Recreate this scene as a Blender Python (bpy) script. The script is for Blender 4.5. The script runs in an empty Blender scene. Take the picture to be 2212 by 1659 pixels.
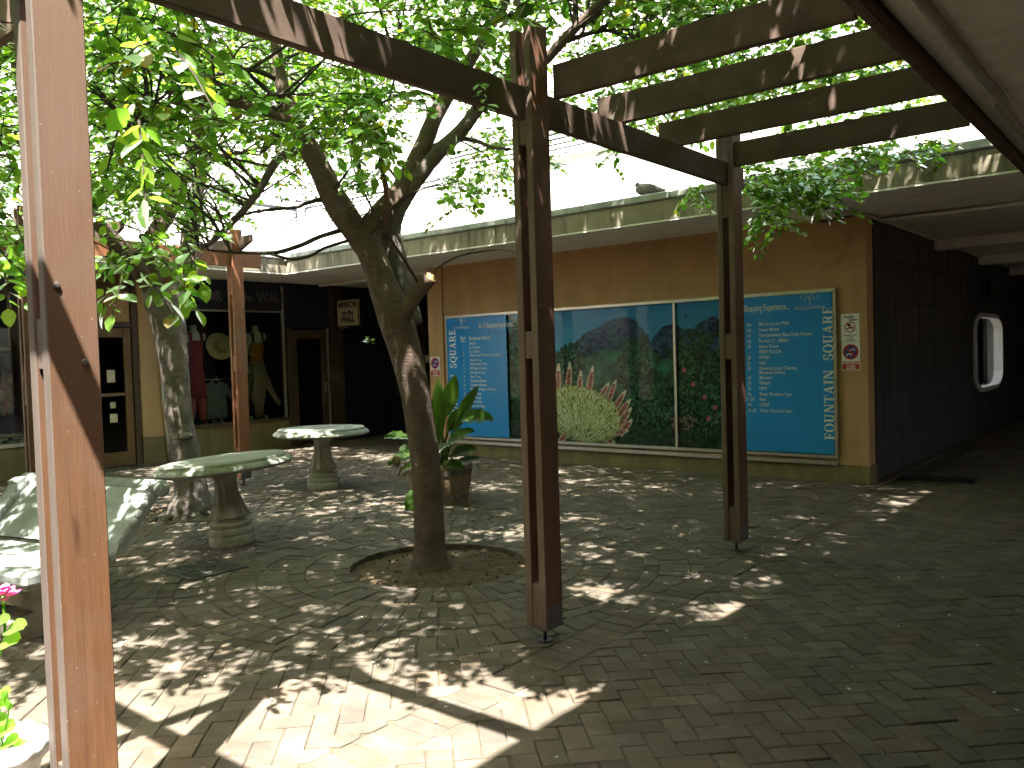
import bpy, math, random
import numpy as np
from mathutils import Vector, Matrix, noise as mnoise

random.seed(7); RNG = np.random.default_rng(11)
SC = bpy.context.scene
COL = SC.collection

# ------------------------------------------------------------------ camera
CAM = np.array([0.0, 0.0, 1.6])
FOC = 3230.0 / 3968.0                      # focal length over picture width
YAW, PITCH, ROLL = [math.radians(a) for a in (39.2, 1.95, 1.70)]
_f = np.array([-math.sin(YAW) * math.cos(PITCH), math.cos(YAW) * math.cos(PITCH), -math.sin(PITCH)])
_r = np.array([math.cos(YAW), math.sin(YAW), 0.0]); _u = np.cross(_r, _f)
RT = _r * math.cos(ROLL) - _u * math.sin(ROLL)
UP = _r * math.sin(ROLL) + _u * math.cos(ROLL)
FW = _f
cd = bpy.data.cameras.new('camera'); cam = bpy.data.objects.new('camera', cd); COL.objects.link(cam)
cd.sensor_fit = 'HORIZONTAL'; cd.sensor_width = 36; cd.lens = 36 * FOC; cd.clip_start = 0.05; cd.clip_end = 2000
cam.matrix_world = Matrix(((RT[0], UP[0], -FW[0], CAM[0]), (RT[1], UP[1], -FW[1], CAM[1]), (RT[2], UP[2], -FW[2], CAM[2]), (0, 0, 0, 1)))
SC.camera = cam

# ------------------------------------------------------------------ sky, sun, exposure
KX, KY = 0.26, 0.38                        # how far a shadow moves (-x, +y) for each metre of height
wd = bpy.data.worlds.new('World'); SC.world = wd; wd.use_nodes = True
nt = wd.node_tree; bg = nt.nodes['Background']
sky = nt.nodes.new('ShaderNodeTexSky'); sky.sky_type = 'NISHITA'; sky.sun_disc = False
sky.sun_elevation = math.atan2(1, math.hypot(KX, KY)); sky.sun_rotation = math.atan2(KX, -KY)
sky.air_density = 1.0; sky.dust_density = 3.0; sky.ozone_density = 1.0
nt.links.new(sky.outputs[0], bg.inputs[0]); bg.inputs[1].default_value = 0.11
sl = bpy.data.lights.new('sun', 'SUN'); sl.energy = 5.0; sl.angle = math.radians(0.55); sl.color = (1, 0.97, 0.925)
sun = bpy.data.objects.new('sun', sl); COL.objects.link(sun)
sun.rotation_euler = Vector((-KX, KY, -1)).to_track_quat('-Z', 'Y').to_euler(); sun.location = (3, -4, 12)
SC.view_settings.view_transform = 'Standard'; SC.view_settings.look = 'None'
SC.view_settings.gamma = 1; SC.view_settings.exposure = 2.95
SC.view_settings.use_curve_mapping = False
SC.cycles.use_adaptive_sampling = True; SC.cycles.adaptive_threshold = 0.03
SC.cycles.max_bounces = 7; SC.cycles.diffuse_bounces = 4; SC.cycles.transparent_max_bounces = 24
SC.cycles.transmission_bounces = 6; SC.cycles.glossy_bounces = 4

# ------------------------------------------------------------------ measuring helpers (2212 x 1659 picture units)
PW, PH = 2212.0, 1659.0
def ray(x, y):
    return RT * ((x - PW / 2) / (FOC * PW)) - UP * ((y - PH / 2) / (FOC * PW)) + FW
def on(x, y, ax, val):
    d = ray(x, y); return CAM + d * ((val - CAM[ax]) / d[ax])
def at(x, y, depth):
    return CAM + ray(x, y) * depth
def proj(P):
    q = np.asarray(P, float) - CAM; z = q @ FW
    return PW / 2 + FOC * PW * (q @ RT) / z, PH / 2 - FOC * PW * (q @ UP) / z, z

# ------------------------------------------------------------------ object helpers
def tag(o, label=None, cat=None, group=None, kind=None):
    if label: o['label'] = label
    if cat: o['category'] = cat
    if group: o['group'] = group
    if kind: o['kind'] = kind
    return o
def empty(name, loc=(0, 0, 0), label=None, cat=None, group=None, kind=None):
    o = bpy.data.objects.new(name, None); COL.objects.link(o); o.location = loc; o.empty_display_size = .1
    return tag(o, label, cat, group, kind)
def link(name, me, parent=None, loc=None):
    o = bpy.data.objects.new(name, me); COL.objects.link(o)
    if parent is not None:
        o.parent = parent
        o.matrix_parent_inverse = Matrix.Translation(-Vector(WORLD(parent)))
    if loc is not None: o.location = loc
    return o
def WORLD(o):
    p = Vector((0, 0, 0))
    while o is not None:
        p = p + o.location if o.parent is None else p + o.location + o.matrix_parent_inverse.translation
        o = o.parent
    return p
def rotm(rx=0, ry=0, rz=0):
    return np.array((Matrix.Rotation(rz, 3, 'Z') @ Matrix.Rotation(ry, 3, 'Y') @ Matrix.Rotation(rx, 3, 'X')))
class MB:
    def __init__(s): s.v = []; s.f = []; s.c = []; s.cc = None
    def add(s, vs, fs, col=None):
        b = len(s.v); s.v.extend([tuple(map(float, p)) for p in vs])
        for f in fs:
            s.f.append(tuple(i + b for i in f)); s.c.append(col)
        return s
    def box(s, a, b, col=None, R=None, piv=None):
        x0, y0, z0 = a; x1, y1, z1 = b
        vs = np.array([(x0, y0, z0), (x1, y0, z0), (x1, y1, z0), (x0, y1, z0), (x0, y0, z1), (x1, y0, z1), (x1, y1, z1), (x0, y1, z1)], float)
        if R is not None:
            p = np.array(piv if piv is not None else vs.mean(0)); vs = (vs - p) @ R.T + p
        return s.add(vs, [(3, 2, 1, 0), (4, 5, 6, 7), (0, 1, 5, 4), (1, 2, 6, 5), (2, 3, 7, 6), (3, 0, 4, 7)], col)
    def bbox(s, a, b, bev=.006, col=None, R=None, piv=None):
        # box with chamfered edges
        a = np.array(a, float); b = np.array(b, float); c = (a + b) / 2; h = (b - a) / 2; e = min(bev, h.min() * .45)
        vs = []; idx = {}
        for sx in (-1, 1):
            for sy in (-1, 1):
                for sz in (-1, 1):
                    for ax in range(3):
                        p = np.array([sx, sy, sz]) * (h - e); p[ax] += [sx, sy, sz][ax] * e
                        idx[(sx, sy, sz, ax)] = len(vs); vs.append(p + c)
        fs = []
        def face(k):
            P = [np.array(vs[i]) - c for i in k]; n = np.cross(P[1] - P[0], P[2] - P[0])
            fs.append(tuple(k) if n @ sum(P) > 0 else tuple(reversed(k)))
        for ax in range(3):
            o = [q for q in range(3) if q != ax]
            for sg in (-1, 1):
                k = []
                for (p, q) in ((-1, -1), (1, -1), (1, 1), (-1, 1)):
                    t = [0, 0, 0]; t[ax] = sg; t[o[0]] = p; t[o[1]] = q; k.append(idx[(*t, ax)])
                face(k)
            for p in (-1, 1):
                for q in (-1, 1):
                    k = []
                    for sg, which in ((-1, 0), (1, 0), (1, 1), (-1, 1)):
                        t = [0, 0, 0]; t[ax] = sg; t[o[0]] = p; t[o[1]] = q; k.append(idx[(*t, o[which])])
                    face(k)
        for sx in (-1, 1):
            for sy in (-1, 1):
                for sz in (-1, 1): face([idx[(sx, sy, sz, ax)] for ax in range(3)])
        vs = np.array(vs)
        if R is not None:
            p = np.array(piv if piv is not None else c); vs = (vs - p) @ R.T + p
        return s.add(vs, fs, col)
    def tube(s, pts, rads, n=8, col=None, cap=True, rough=0, seed=0, flat=None):
        pts = np.array(pts, float); m = len(pts)
        if np.isscalar(rads): rads = [rads] * m
        T = np.gradient(pts, axis=0); T /= np.linalg.norm(T, axis=1)[:, None] + 1e-9
        up = np.array([0, 0, 1.]) if abs(T[0][2]) < .9 else np.array([1., 0, 0])
        N = np.cross(T[0], up); N /= np.linalg.norm(N)
        vs = []
        for i in range(m):
            N = N - T[i] * (N @ T[i]); N /= np.linalg.norm(N) + 1e-9; B = np.cross(T[i], N)
            for k in range(n):
                a = 2 * math.pi * k / n; rr = rads[i]
                if rough:
                    q = pts[i] * (1.6 / max(rads[i], .02)) * .25
                    rr *= 1 + rough * mnoise.noise(Vector((q[0] + 2.1 * math.cos(a) + seed, q[1] + 2.1 * math.sin(a), q[2] * .6)))
                vs.append(pts[i] + (N * math.cos(a) + B * math.sin(a) * (flat or 1)) * rr)
        fs = []
        for i in range(m - 1):
            for k in range(n):
                fs.append((i * n + k, i * n + (k + 1) % n, (i + 1) * n + (k + 1) % n, (i + 1) * n + k))
        if cap:
            fs.append(tuple(reversed(range(n)))); fs.append(tuple((m - 1) * n + k for k in range(n)))
        return s.add(vs, fs, col)
    def lathe(s, prof, n=32, c=(0, 0, 0), col=None, fn=None, cap=True):
        vs = []
        for (r, z) in prof:
            for k in range(n):
                a = 2 * math.pi * k / n; rr = r if fn is None else fn(r, z, a)
                vs.append((c[0] + rr * math.cos(a), c[1] + rr * math.sin(a), c[2] + z))
        m = len(prof); fs = []
        for i in range(m - 1):
            for k in range(n): fs.append((i * n + k, i * n + (k + 1) % n, (i + 1) * n + (k + 1) % n, (i + 1) * n + k))
        if cap: fs.append(tuple(reversed(range(n)))); fs.append(tuple((m - 1) * n + k for k in range(n)))
        return s.add(vs, fs, col)
    def prism(s, poly, fn, t0, t1, col=None):
        # poly: 2D outline, fn(u, v, t) -> 3D point
        n = len(poly); vs = [fn(u, v, t0) for u, v in poly] + [fn(u, v, t1) for u, v in poly]
        fs = [tuple(reversed(range(n))), tuple(range(n, 2 * n))] + [(k, (k + 1) % n, n + (k + 1) % n, n + k) for k in range(n)]
        return s.add(vs, fs, col)
    def sphere(s, c, r, nu=12, nv=8, col=None, R=None):
        r = np.array([r] * 3 if np.isscalar(r) else r, float); vs = []; fs = []
        for i in range(nv + 1):
            t = math.pi * i / nv
            for k in range(nu):
                a = 2 * math.pi * k / nu; p = np.array([math.sin(t) * math.cos(a), math.sin(t) * math.sin(a), -math.cos(t)]) * r
                vs.append(np.array(c) + (p if R is None else R @ p))
        for i in range(nv):
            for k in range(nu): fs.append((i * nu + k, i * nu + (k + 1) % nu, (i + 1) * nu + (k + 1) % nu, (i + 1) * nu + k))
        return s.add(vs, fs, col)
    def mesh(s, name, mat, smooth=False):
        me = bpy.data.meshes.new(name); me.from_pydata(s.v, [], s.f)
        if any(c is not None for c in s.c):
            at_ = me.color_attributes.new('tint', 'FLOAT_COLOR', 'CORNER')
            arr = np.ones((len(me.loops), 4), np.float32); k = 0
            for f, c in zip(s.f, s.c):
                c = (1, 1, 1) if c is None else c
                arr[k:k + len(f), :3] = c; k += len(f)
            at_.data.foreach_set('color', arr.ravel())
        me.materials.append(mat); me.update()
        if smooth: me.polygons.foreach_set('use_smooth', [True] * len(me.polygons))
        return me
    def build(s, name, mat, parent=None, smooth=False):
        return link(name, s.mesh(name, mat, smooth), parent)
def fast_mesh(name, verts, faces, mat, tint=None, smooth=False):
    """verts (N,3), faces (M,k) of one size; tint (M,3)"""
    me = bpy.data.meshes.new(name); verts = np.asarray(verts, np.float32); faces = np.asarray(faces, np.int32)
    M, k = faces.shape
    me.vertices.add(len(verts)); me.vertices.foreach_set('co', verts.ravel())
    me.loops.add(M * k); me.loops.foreach_set('vertex_index', faces.ravel())
    me.polygons.add(M); me.polygons.foreach_set('loop_start', np.arange(0, M * k, k, dtype=np.int32))
    if smooth: me.polygons.foreach_set('use_smooth', np.ones(M, bool))
    if tint is not None:
        a = me.color_attributes.new('tint', 'FLOAT_COLOR', 'CORNER')
        c = np.ones((M, k, 4), np.float32); c[:, :, :3] = np.asarray(tint, np.float32)[:, None, :]
        a.data.foreach_set('color', c.ravel())
    me.materials.append(mat); me.update(calc_edges=True); me.validate()
    return me
def spline(P, n):
    """Catmull-Rom through the rows of P (any width)"""
    P = np.array(P, float); Q = np.vstack([2 * P[0] - P[1], P, 2 * P[-1] - P[-2]]); out = []
    for i in range(len(P) - 1):
        p0, p1, p2, p3 = Q[i:i + 4]
        for t in np.linspace(0, 1, n, endpoint=False):
            out.append(.5 * ((2 * p1) + (-p0 + p2) * t + (2 * p0 - 5 * p1 + 4 * p2 - p3) * t * t + (-p0 + 3 * p1 - 3 * p2 + p3) * t ** 3))
    out.append(P[-1]); return np.array(out)
def clip(poly, n, d):
    """keep the side n.p <= d of a convex polygon"""
    out = []; m = len(poly)
    for i in range(m):
        a, b = poly[i], poly[(i + 1) % m]; da = a[0] * n[0] + a[1] * n[1] - d; db = b[0] * n[0] + b[1] * n[1] - d
        if da <= 0: out.append(a)
        if (da < 0 < db) or (db < 0 < da):
            t = da / (da - db); out.append((a[0] + (b[0] - a[0]) * t, a[1] + (b[1] - a[1]) * t))
    return out
def parea(p):
    return abs(sum(p[i][0] * p[(i + 1) % len(p)][1] - p[(i + 1) % len(p)][0] * p[i][1] for i in range(len(p)))) / 2

# ------------------------------------------------------------------ materials
class NB:
    def __init__(s, name):
        s.m = bpy.data.materials.new(name); s.m.use_nodes = True; s.t = s.m.node_tree; s.b = s.t.nodes['Principled BSDF']; s.o = s.t.nodes['Material Output']
        s.co = s.n('ShaderNodeTexCoord').outputs['Object']
    def n(s, typ, **k):
        x = s.t.nodes.new(typ)
        for a, v in k.items(): setattr(x, a, v)
        return x
    def l(s, a, b): s.t.links.new(a, b)
    def geo(s): return s.n('ShaderNodeNewGeometry').outputs['Position']
    def noise(s, scale, detail=4, rough=.55, vec=None, stretch=None):
        x = s.n('ShaderNodeTexNoise'); x.inputs['Scale'].default_value = scale; x.inputs['Detail'].default_value = detail; x.inputs['Roughness'].default_value = rough
        v = vec or s.geo()
        if stretch:
            mp = s.n('ShaderNodeMapping'); mp.inputs['Scale'].default_value = stretch; s.l(v, mp.inputs[0]); v = mp.outputs[0]
        s.l(v, x.inputs['Vector']); return x.outputs['Fac']
    def ramp(s, fac, stops):
        x = s.n('ShaderNodeValToRGB'); e = x.color_ramp.elements
        while len(e) < len(stops): e.new(.5)
        for q, (p, c) in zip(e, stops): q.position = p; q.color = (*c, 1) if len(c) == 3 else c
        s.l(fac, x.inputs[0]); return x.outputs[0]
    def mix(s, a, b, fac, mode='MIX'):
        x = s.n('ShaderNodeMix', data_type='RGBA', blend_type=mode)
        for sock, v in ((x.inputs[0], fac), (x.inputs[6], a), (x.inputs[7], b)):
            if hasattr(v, 'links') or isinstance(v, bpy.types.NodeSocket): s.l(v, sock)
            elif isinstance(v, (int, float)): sock.default_value = v
            else: sock.default_value = (*v, 1)
        return x.outputs[2]
    def val(s, c): return s.ramp(c, [(0, (0, 0, 0)), (1, (1, 1, 1))])
    def base(s, c):
        if isinstance(c, bpy.types.NodeSocket): s.l(c, s.b.inputs['Base Color'])
        else: s.b.inputs['Base Color'].default_value = (*c, 1)
    def rough(s, v, spec=.5):
        if isinstance(v, bpy.types.NodeSocket): s.l(v, s.b.inputs['Roughness'])
        else: s.b.inputs['Roughness'].default_value = v
        s.b.inputs['Specular IOR Level'].default_value = spec
    def bump(s, h, strength=.4, dist=.01):
        x = s.n('ShaderNodeBump'); x.inputs['Strength'].default_value = strength; x.inputs['Distance'].default_value = dist
        s.l(h, x.inputs['Height']); s.l(x.outputs[0], s.b.inputs['Normal'])
    def tint(s):
        x = s.n('ShaderNodeVertexColor'); x.layer_name = 'tint'; return x.outputs[0]
def hexa(c, k): return tuple(min(1, v * k) for v in c)
def plain(name, col, rough=.6, spec=.4, var=.25, scale=6, bump=.15, bscale=60, bdist=.004, tint=False, metal=0, stretch=None):
    b = NB(name); f = b.noise(scale, 5, .6, stretch=stretch)
    c = b.ramp(f, [(.3, hexa(col, 1 - var)), (.7, hexa(col, 1 + var))])
    if tint: c = b.mix(c, b.tint(), 1.0, 'MULTIPLY')
    b.base(c); b.rough(rough, spec); b.b.inputs['Metallic'].default_value = metal
    if bump: b.bump(b.noise(bscale, 3, .6, stretch=stretch), bump, bdist)
    return b.m
def m_brick():
    b = NB('paving brick')
    c = b.ramp(b.noise(5, 6, .65), [(.25, (.072, .058, .041)), (.5, (.112, .090, .065)), (.75, (.166, .135, .101))])
    c = b.mix(c, b.tint(), 1.0, 'MULTIPLY')
    moss = b.ramp(b.noise(1.1, 5, .6), [(.47, (0, 0, 0)), (.66, (1, 1, 1))])
    c = b.mix(c, (.066, .060, .038), b.mix((0, 0, 0), (.4, .4, .4), moss))
    pits = b.ramp(b.noise(95, 3, .7), [(.3, (.35, .35, .35)), (.42, (1, 1, 1))])
    c = b.mix(c, pits, .8, 'MULTIPLY')
    sp = b.ramp(b.noise(38, 2, .5), [(.73, (0, 0, 0)), (.76, (1, 1, 1))])
    c = b.mix(c, (.42, .40, .36), b.mix((0, 0, 0), (.5, .5, .5), sp))
    b.base(c); b.rough(.86, .3)
    h = b.mix(b.noise(60, 5, .7), b.noise(14, 4, .6), .45); b.bump(h, .6, .008); return b.m
def m_concrete_green(name='mossy cast concrete', light=(.36, .355, .315), dark=(.21, .215, .17), moss=(.15, .165, .105)):
    b = NB(name); c = b.ramp(b.noise(7, 6, .65), [(.3, dark), (.7, light)])
    m = b.ramp(b.noise(3.2, 5, .6), [(.45, (0, 0, 0)), (.68, (1, 1, 1))])
    c = b.mix(c, moss, b.mix((0, 0, 0), (.6, .6, .6), m))
    b.base(c); b.rough(.85, .3); b.bump(b.noise(70, 4, .7), .35, .006); return b.m
def m_wood(name, a, bcol, rough=.6, spec=.3, wear=(.30, .23, .18), wearamt=.35, fade=None):
    b = NB(name); g = b.noise(3.0, 6, .6, stretch=(14, 14, .55)); c = b.ramp(g, [(.25, a), (.75, bcol)])
    fine = b.noise(22, 4, .6, stretch=(9, 9, .35)); c = b.mix(c, b.ramp(fine, [(.3, (.62, .62, .62)), (.6, (1.1, 1.1, 1.1))]), .6, 'MULTIPLY')
    w = b.ramp(b.noise(1.7, 5, .65), [(.5, (0, 0, 0)), (.72, (1, 1, 1))]); c = b.mix(c, wear, b.mix((0, 0, 0), (wearamt,) * 3, w))
    if fade:
        sx = b.n('ShaderNodeSeparateXYZ'); b.l(b.geo(), sx.inputs[0]); mr = b.n('ShaderNodeMath', operation='MULTIPLY_ADD'); b.l(sx.outputs[2], mr.inputs[0]); mr.inputs[1].default_value = .42; mr.inputs[2].default_value = -.42
        ad = b.n('ShaderNodeMath', operation='MULTIPLY_ADD'); b.l(b.noise(1.1, 4, .6), ad.inputs[0]); ad.inputs[1].default_value = .9; ad.inputs[2].default_value = -.45
        sm = b.n('ShaderNodeMath', operation='ADD', use_clamp=True); b.l(mr.outputs[0], sm.inputs[0]); b.l(ad.outputs[0], sm.inputs[1]); c = b.mix(c, fade, sm.outputs[0])
        kn = b.ramp(b.noise(2.6, 2, .4, stretch=(3.2, 3.2, .9)), [(.70, (1, 1, 1)), (.76, (.45, .4, .38))]); c = b.mix(c, kn, .7, 'MULTIPLY')
    sp = b.ramp(b.noise(120, 1, .5), [(.78, (0, 0, 0)), (.8, (1, 1, 1))]); c = b.mix(c, (.5, .45, .38), b.mix((0, 0, 0), (.6,) * 3, sp))
    b.base(c); b.rough(rough, spec); b.bump(fine, .25, .003); return b.m
def m_beam():
    # timber whose grain runs with the beam: object-space grain on x and y mixed softly
    b = NB('beam timber'); c = b.ramp(b.noise(4, 6, .65), [(.3, (.072, .048, .036)), (.7, (.15, .10, .072))])
    b.base(c); b.rough(.75, .25); b.bump(b.noise(45, 4, .7), .3, .004); return b.m
def m_bark(name, a, bb, patch):
    b = NB(name); c = b.ramp(b.noise(9, 6, .65), [(.3, a), (.7, bb)])
    p = b.ramp(b.noise(5.5, 4, .6), [(.55, (0, 0, 0)), (.64, (1, 1, 1))]); c = b.mix(c, patch, b.mix((0, 0, 0), (.35,) * 3, p))
    ln = b.ramp(b.noise(7, 3, .6, stretch=(1, 1, 9)), [(.33, (.4, .4, .4)), (.40, (1, 1, 1))]); c = b.mix(c, ln, .75, 'MULTIPLY')
    b.base(c); b.rough(.88, .25)
    h = b.mix(b.noise(26, 6, .7), b.noise(7, 3, .6, stretch=(1, 1, 9)), .4); b.bump(h, .8, .02); return b.m
def m_leaf(name='leaf', k=1.0):
    b = NB(name); t = b.t
    c = b.mix((.088 * k, .17 * k, .026 * k), b.tint(), 1.0, 'MULTIPLY')
    d = b.n('ShaderNodeBsdfDiffuse'); tr = b.n('ShaderNodeBsdfTranslucent'); g = b.n('ShaderNodeBsdfGlossy'); g.inputs['Roughness'].default_value = .45
    g.inputs['Color'].default_value = (.9, .95, .9, 1)
    b.l(c, d.inputs['Color']); tc = b.mix(c, (3.0, 3.1, 1.6), 1.0, 'MULTIPLY'); b.l(tc, tr.inputs['Color'])
    m1 = b.n('ShaderNodeMixShader'); m1.inputs[0].default_value = .5; b.l(d.outputs[0], m1.inputs[1]); b.l(tr.outputs[0], m1.inputs[2])
    fr = b.n('ShaderNodeFresnel'); fr.inputs[0].default_value = 1.13
    m2 = b.n('ShaderNodeMixShader'); b.l(fr.outputs[0], m2.inputs[0]); b.l(m1.outputs[0], m2.inputs[1]); b.l(g.outputs[0], m2.inputs[2])
    b.l(m2.outputs[0], b.o.inputs['Surface']); t.nodes.remove(b.b); return b.m
def m_glass(name='window glass', tintc=(.86, .9, .9), ior=1.3):
    b = NB(name); tr = b.n('ShaderNodeBsdfTransparent'); tr.inputs[0].default_value = (*tintc, 1)
    g = b.n('ShaderNodeBsdfGlossy'); g.inputs['Roughness'].default_value = .02
    fr = b.n('ShaderNodeFresnel'); fr.inputs[0].default_value = ior
    m = b.n('ShaderNodeMixShader'); b.l(fr.outputs[0], m.inputs[0]); b.l(tr.outputs[0], m.inputs[1]); b.l(g.outputs[0], m.inputs[2]); b.l(m.outputs[0], b.o.inputs['Surface'])
    b.t.nodes.remove(b.b); return b.m
def m_plaster(name, col, var=.12, streak=None, amt=.3):
    b = NB(name); c = b.ramp(b.noise(1.6, 6, .65), [(.3, hexa(col, 1 - var)), (.7, hexa(col, 1 + var))])
    if streak:
        s_ = b.ramp(b.noise(2.2, 5, .6, stretch=(2.2, 2.2, .25)), [(.45, (0, 0, 0)), (.7, (1, 1, 1))]); c = b.mix(c, streak, b.mix((0, 0, 0), (amt,) * 3, s_))
    b.base(c); b.rough(.8, .25); b.bump(b.noise(55, 4, .6), .25, .004); return b.m
def m_fascia():
    b = NB('stained fascia'); c = b.ramp(b.noise(3, 6, .65), [(.3, (.23, .195, .135)), (.7, (.35, .30, .215))])
    s_ = b.ramp(b.noise(3.2, 6, .7, stretch=(2, 2, .22)), [(.46, (0, 0, 0)), (.66, (1, 1, 1))]); c = b.mix(c, (.08, .068, .048), b.mix((0, 0, 0), (.8,) * 3, s_))
    b.base(c); b.rough(.9, .2); b.bump(b.noise(40, 5, .7), .5, .008); return b.m
def m_print(name, rough=.16, spec=.5, gain=1.0):
    b = NB(name); b.base(b.tint() if gain == 1.0 else b.mix(b.tint(), (gain,) * 3, 1.0, 'MULTIPLY')); b.rough(rough, spec); return b.m

M = dict(
    brick=m_brick(),
    sand=plain('joint sand', (.085, .07, .046), .95, .2, .4, 9, .5, 80),
    soil=plain('pit soil', (.105, .074, .045), .95, .15, .45, 14, .7, 60, .02),
    floor=plain('arcade floor', (.10, .085, .06), .8, .3, .3, 4, .3, 60),
    post=m_wood('post timber', (.095, .043, .018), (.148, .069, .030), wear=(.128, .082, .058), wearamt=.7, fade=(.132, .086, .060)),
    post_edge=m_wood('post edge timber', (.078, .060, .048), (.104, .081, .065), wear=(.2, .15, .12), wearamt=.2), dark_edge=m_wood('dark post edge', (.115, .075, .055), (.19, .13, .095)),
    darkpost=m_wood('dark post timber', (.10, .044, .026), (.185, .085, .050), wearamt=.2),
    beam=m_beam(),
    redbeam=m_wood('red beam timber', (.20, .075, .035), (.32, .13, .06)),
    steel=plain('black steel', (.02, .02, .02), .5, .4, .3, 20, .1),
    shoe=plain('grey steel shoe', (.10, .085, .08), .6, .4, .3, 25, .3),
    concrete=m_concrete_green(),
    pedestal=m_concrete_green('weathered pedestal', (.42, .385, .30), (.25, .225, .165), (.17, .175, .11)),
    bench=m_concrete_green('painted bench concrete', (.34, .36, .33), (.23, .25, .225), (.17, .19, .16)),
    tan=m_plaster('tan plaster', (.46, .27, .13), .15, (.33, .185, .085), .55),
    olive=m_plaster('olive plinth', (.20, .155, .072), .22, (.10, .088, .045), .6),
    peach=m_plaster('peach plaster', (.48, .30, .15), .08, (.34, .22, .10), .3),
    white=m_plaster('white render', (.80, .79, .75), .04, (.55, .53, .47), .2),
    soffit=m_plaster('soffit plaster', (.82, .78, .70), .06, (.36, .33, .28), .25),
    fascia=m_fascia(),
    cap=m_plaster('coping concrete', (.42, .425, .385), .25, (.14, .14, .11), .6),
    navy=plain('navy painted board', (.016, .019, .032), .5, .4, .2, 5, .05),
    darkwood=m_wood('dark joinery', (.05, .034, .022), (.10, .065, .04), .5),
    doorwood=m_wood('varnished door', (.12, .065, .028), (.22, .125, .05), .5),
    alu=plain('aluminium', (.55, .52, .46), .32, .5, .12, 8, .05, metal=.85),
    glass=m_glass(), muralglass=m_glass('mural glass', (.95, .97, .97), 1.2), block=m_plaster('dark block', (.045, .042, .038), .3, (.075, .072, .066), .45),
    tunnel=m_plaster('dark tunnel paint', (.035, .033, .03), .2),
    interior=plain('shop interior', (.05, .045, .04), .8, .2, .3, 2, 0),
    bark=m_bark('brown bark', (.085, .058, .042), (.155, .112, .083), (.185, .145, .115)),
    bark2=m_bark('mottled grey bark', (.10, .082, .066), (.19, .16, .135), (.26, .23, .20)),
    deadbark=m_bark('dead bark', (.10, .05, .03), (.20, .10, .06), (.16, .09, .06)),
    twig=plain('twig bark', (.055, .042, .032), .85, .2, .3, 20, .2),
    cut=plain('cut wood', (.42, .27, .12), .8, .2, .4, 30, .4),
    leaf=m_leaf(), plant=m_leaf('broad leaf', .38),
    cask=m_wood('barrel staves', (.17, .105, .06), (.30, .20, .125), .75),
    hoop=plain('rusty hoop', (.14, .12, .10), .6, .4, .35, 18, .2, metal=.4),
    potw=plain('white glazed pot', (.80, .80, .80), .45, .5, .08, 9, .3, 30),
    pink=plain('pink petals', (.72, .10, .30), .6, .3, .25, 40, .2),
    print=m_print('flat print'), mural=m_print('mural print', .5, .2), cloth=m_print('cloth', .9, .1, 1.35), paper=m_print('book covers', .6, .3),
    signw=plain('white sign board', (.78, .77, .73), .45, .4, .06, 12, 0),
    cream=plain('cream sign board', (.55, .47, .32), .55, .3, .15, 9, 0),
    letter=plain('white lettering', (.80, .80, .78), .5, .3, .05, 20, 0),
    cyanletter=plain('pale lettering', (.66, .72, .66), .5, .3, .06, 20, 0),
    blackletter=plain('black lettering', (.018, .016, .016), .5, .3, .1, 20, 0),
    greyletter=plain('grey relief lettering', (.11, .11, .13), .5, .3, .1, 20, 0),
    blue=plain('blue panel', (.013, .235, .60), .22, .5, .08, 2, 0),
    red=plain('sign red', (.48, .022, .026), .45, .4, .06, 12, 0),
    signblue=plain('sign blue', (.05, .035, .22), .45, .4, .06, 12, 0),
    yellow=plain('yellow sign', (.80, .42, .02), .5, .4, .05, 12, 0),
    pipe=plain('painted pipe', (.50, .50, .47), .5, .4, .1, 9, .1), conduit=plain('conduit', (.40, .37, .31), .55, .4, .2, 9, .2),
    cable=plain('dark cable', (.03, .028, .026), .6, .3, .2, 9, 0),
    iron=plain('cast iron grate', (.06, .058, .05), .7, .4, .3, 20, .3),
    skin=plain('mannequin body', (.62, .55, .46), .5, .4, .06, 6, 0), straw=plain('straw hat', (.50, .36, .15), .85, .2, .25, 60, .4, 120),
    bird=plain('pigeon feathers', (.24, .20, .185), .8, .2, .4, 25, .2),
    litter=plain('white litter', (.6, .58, .52), .8, .2, .2, 30, 0), deadleaf=plain('dry leaves', (.19, .13, .06), .85, .2, .5, 16, .2),
)

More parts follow.
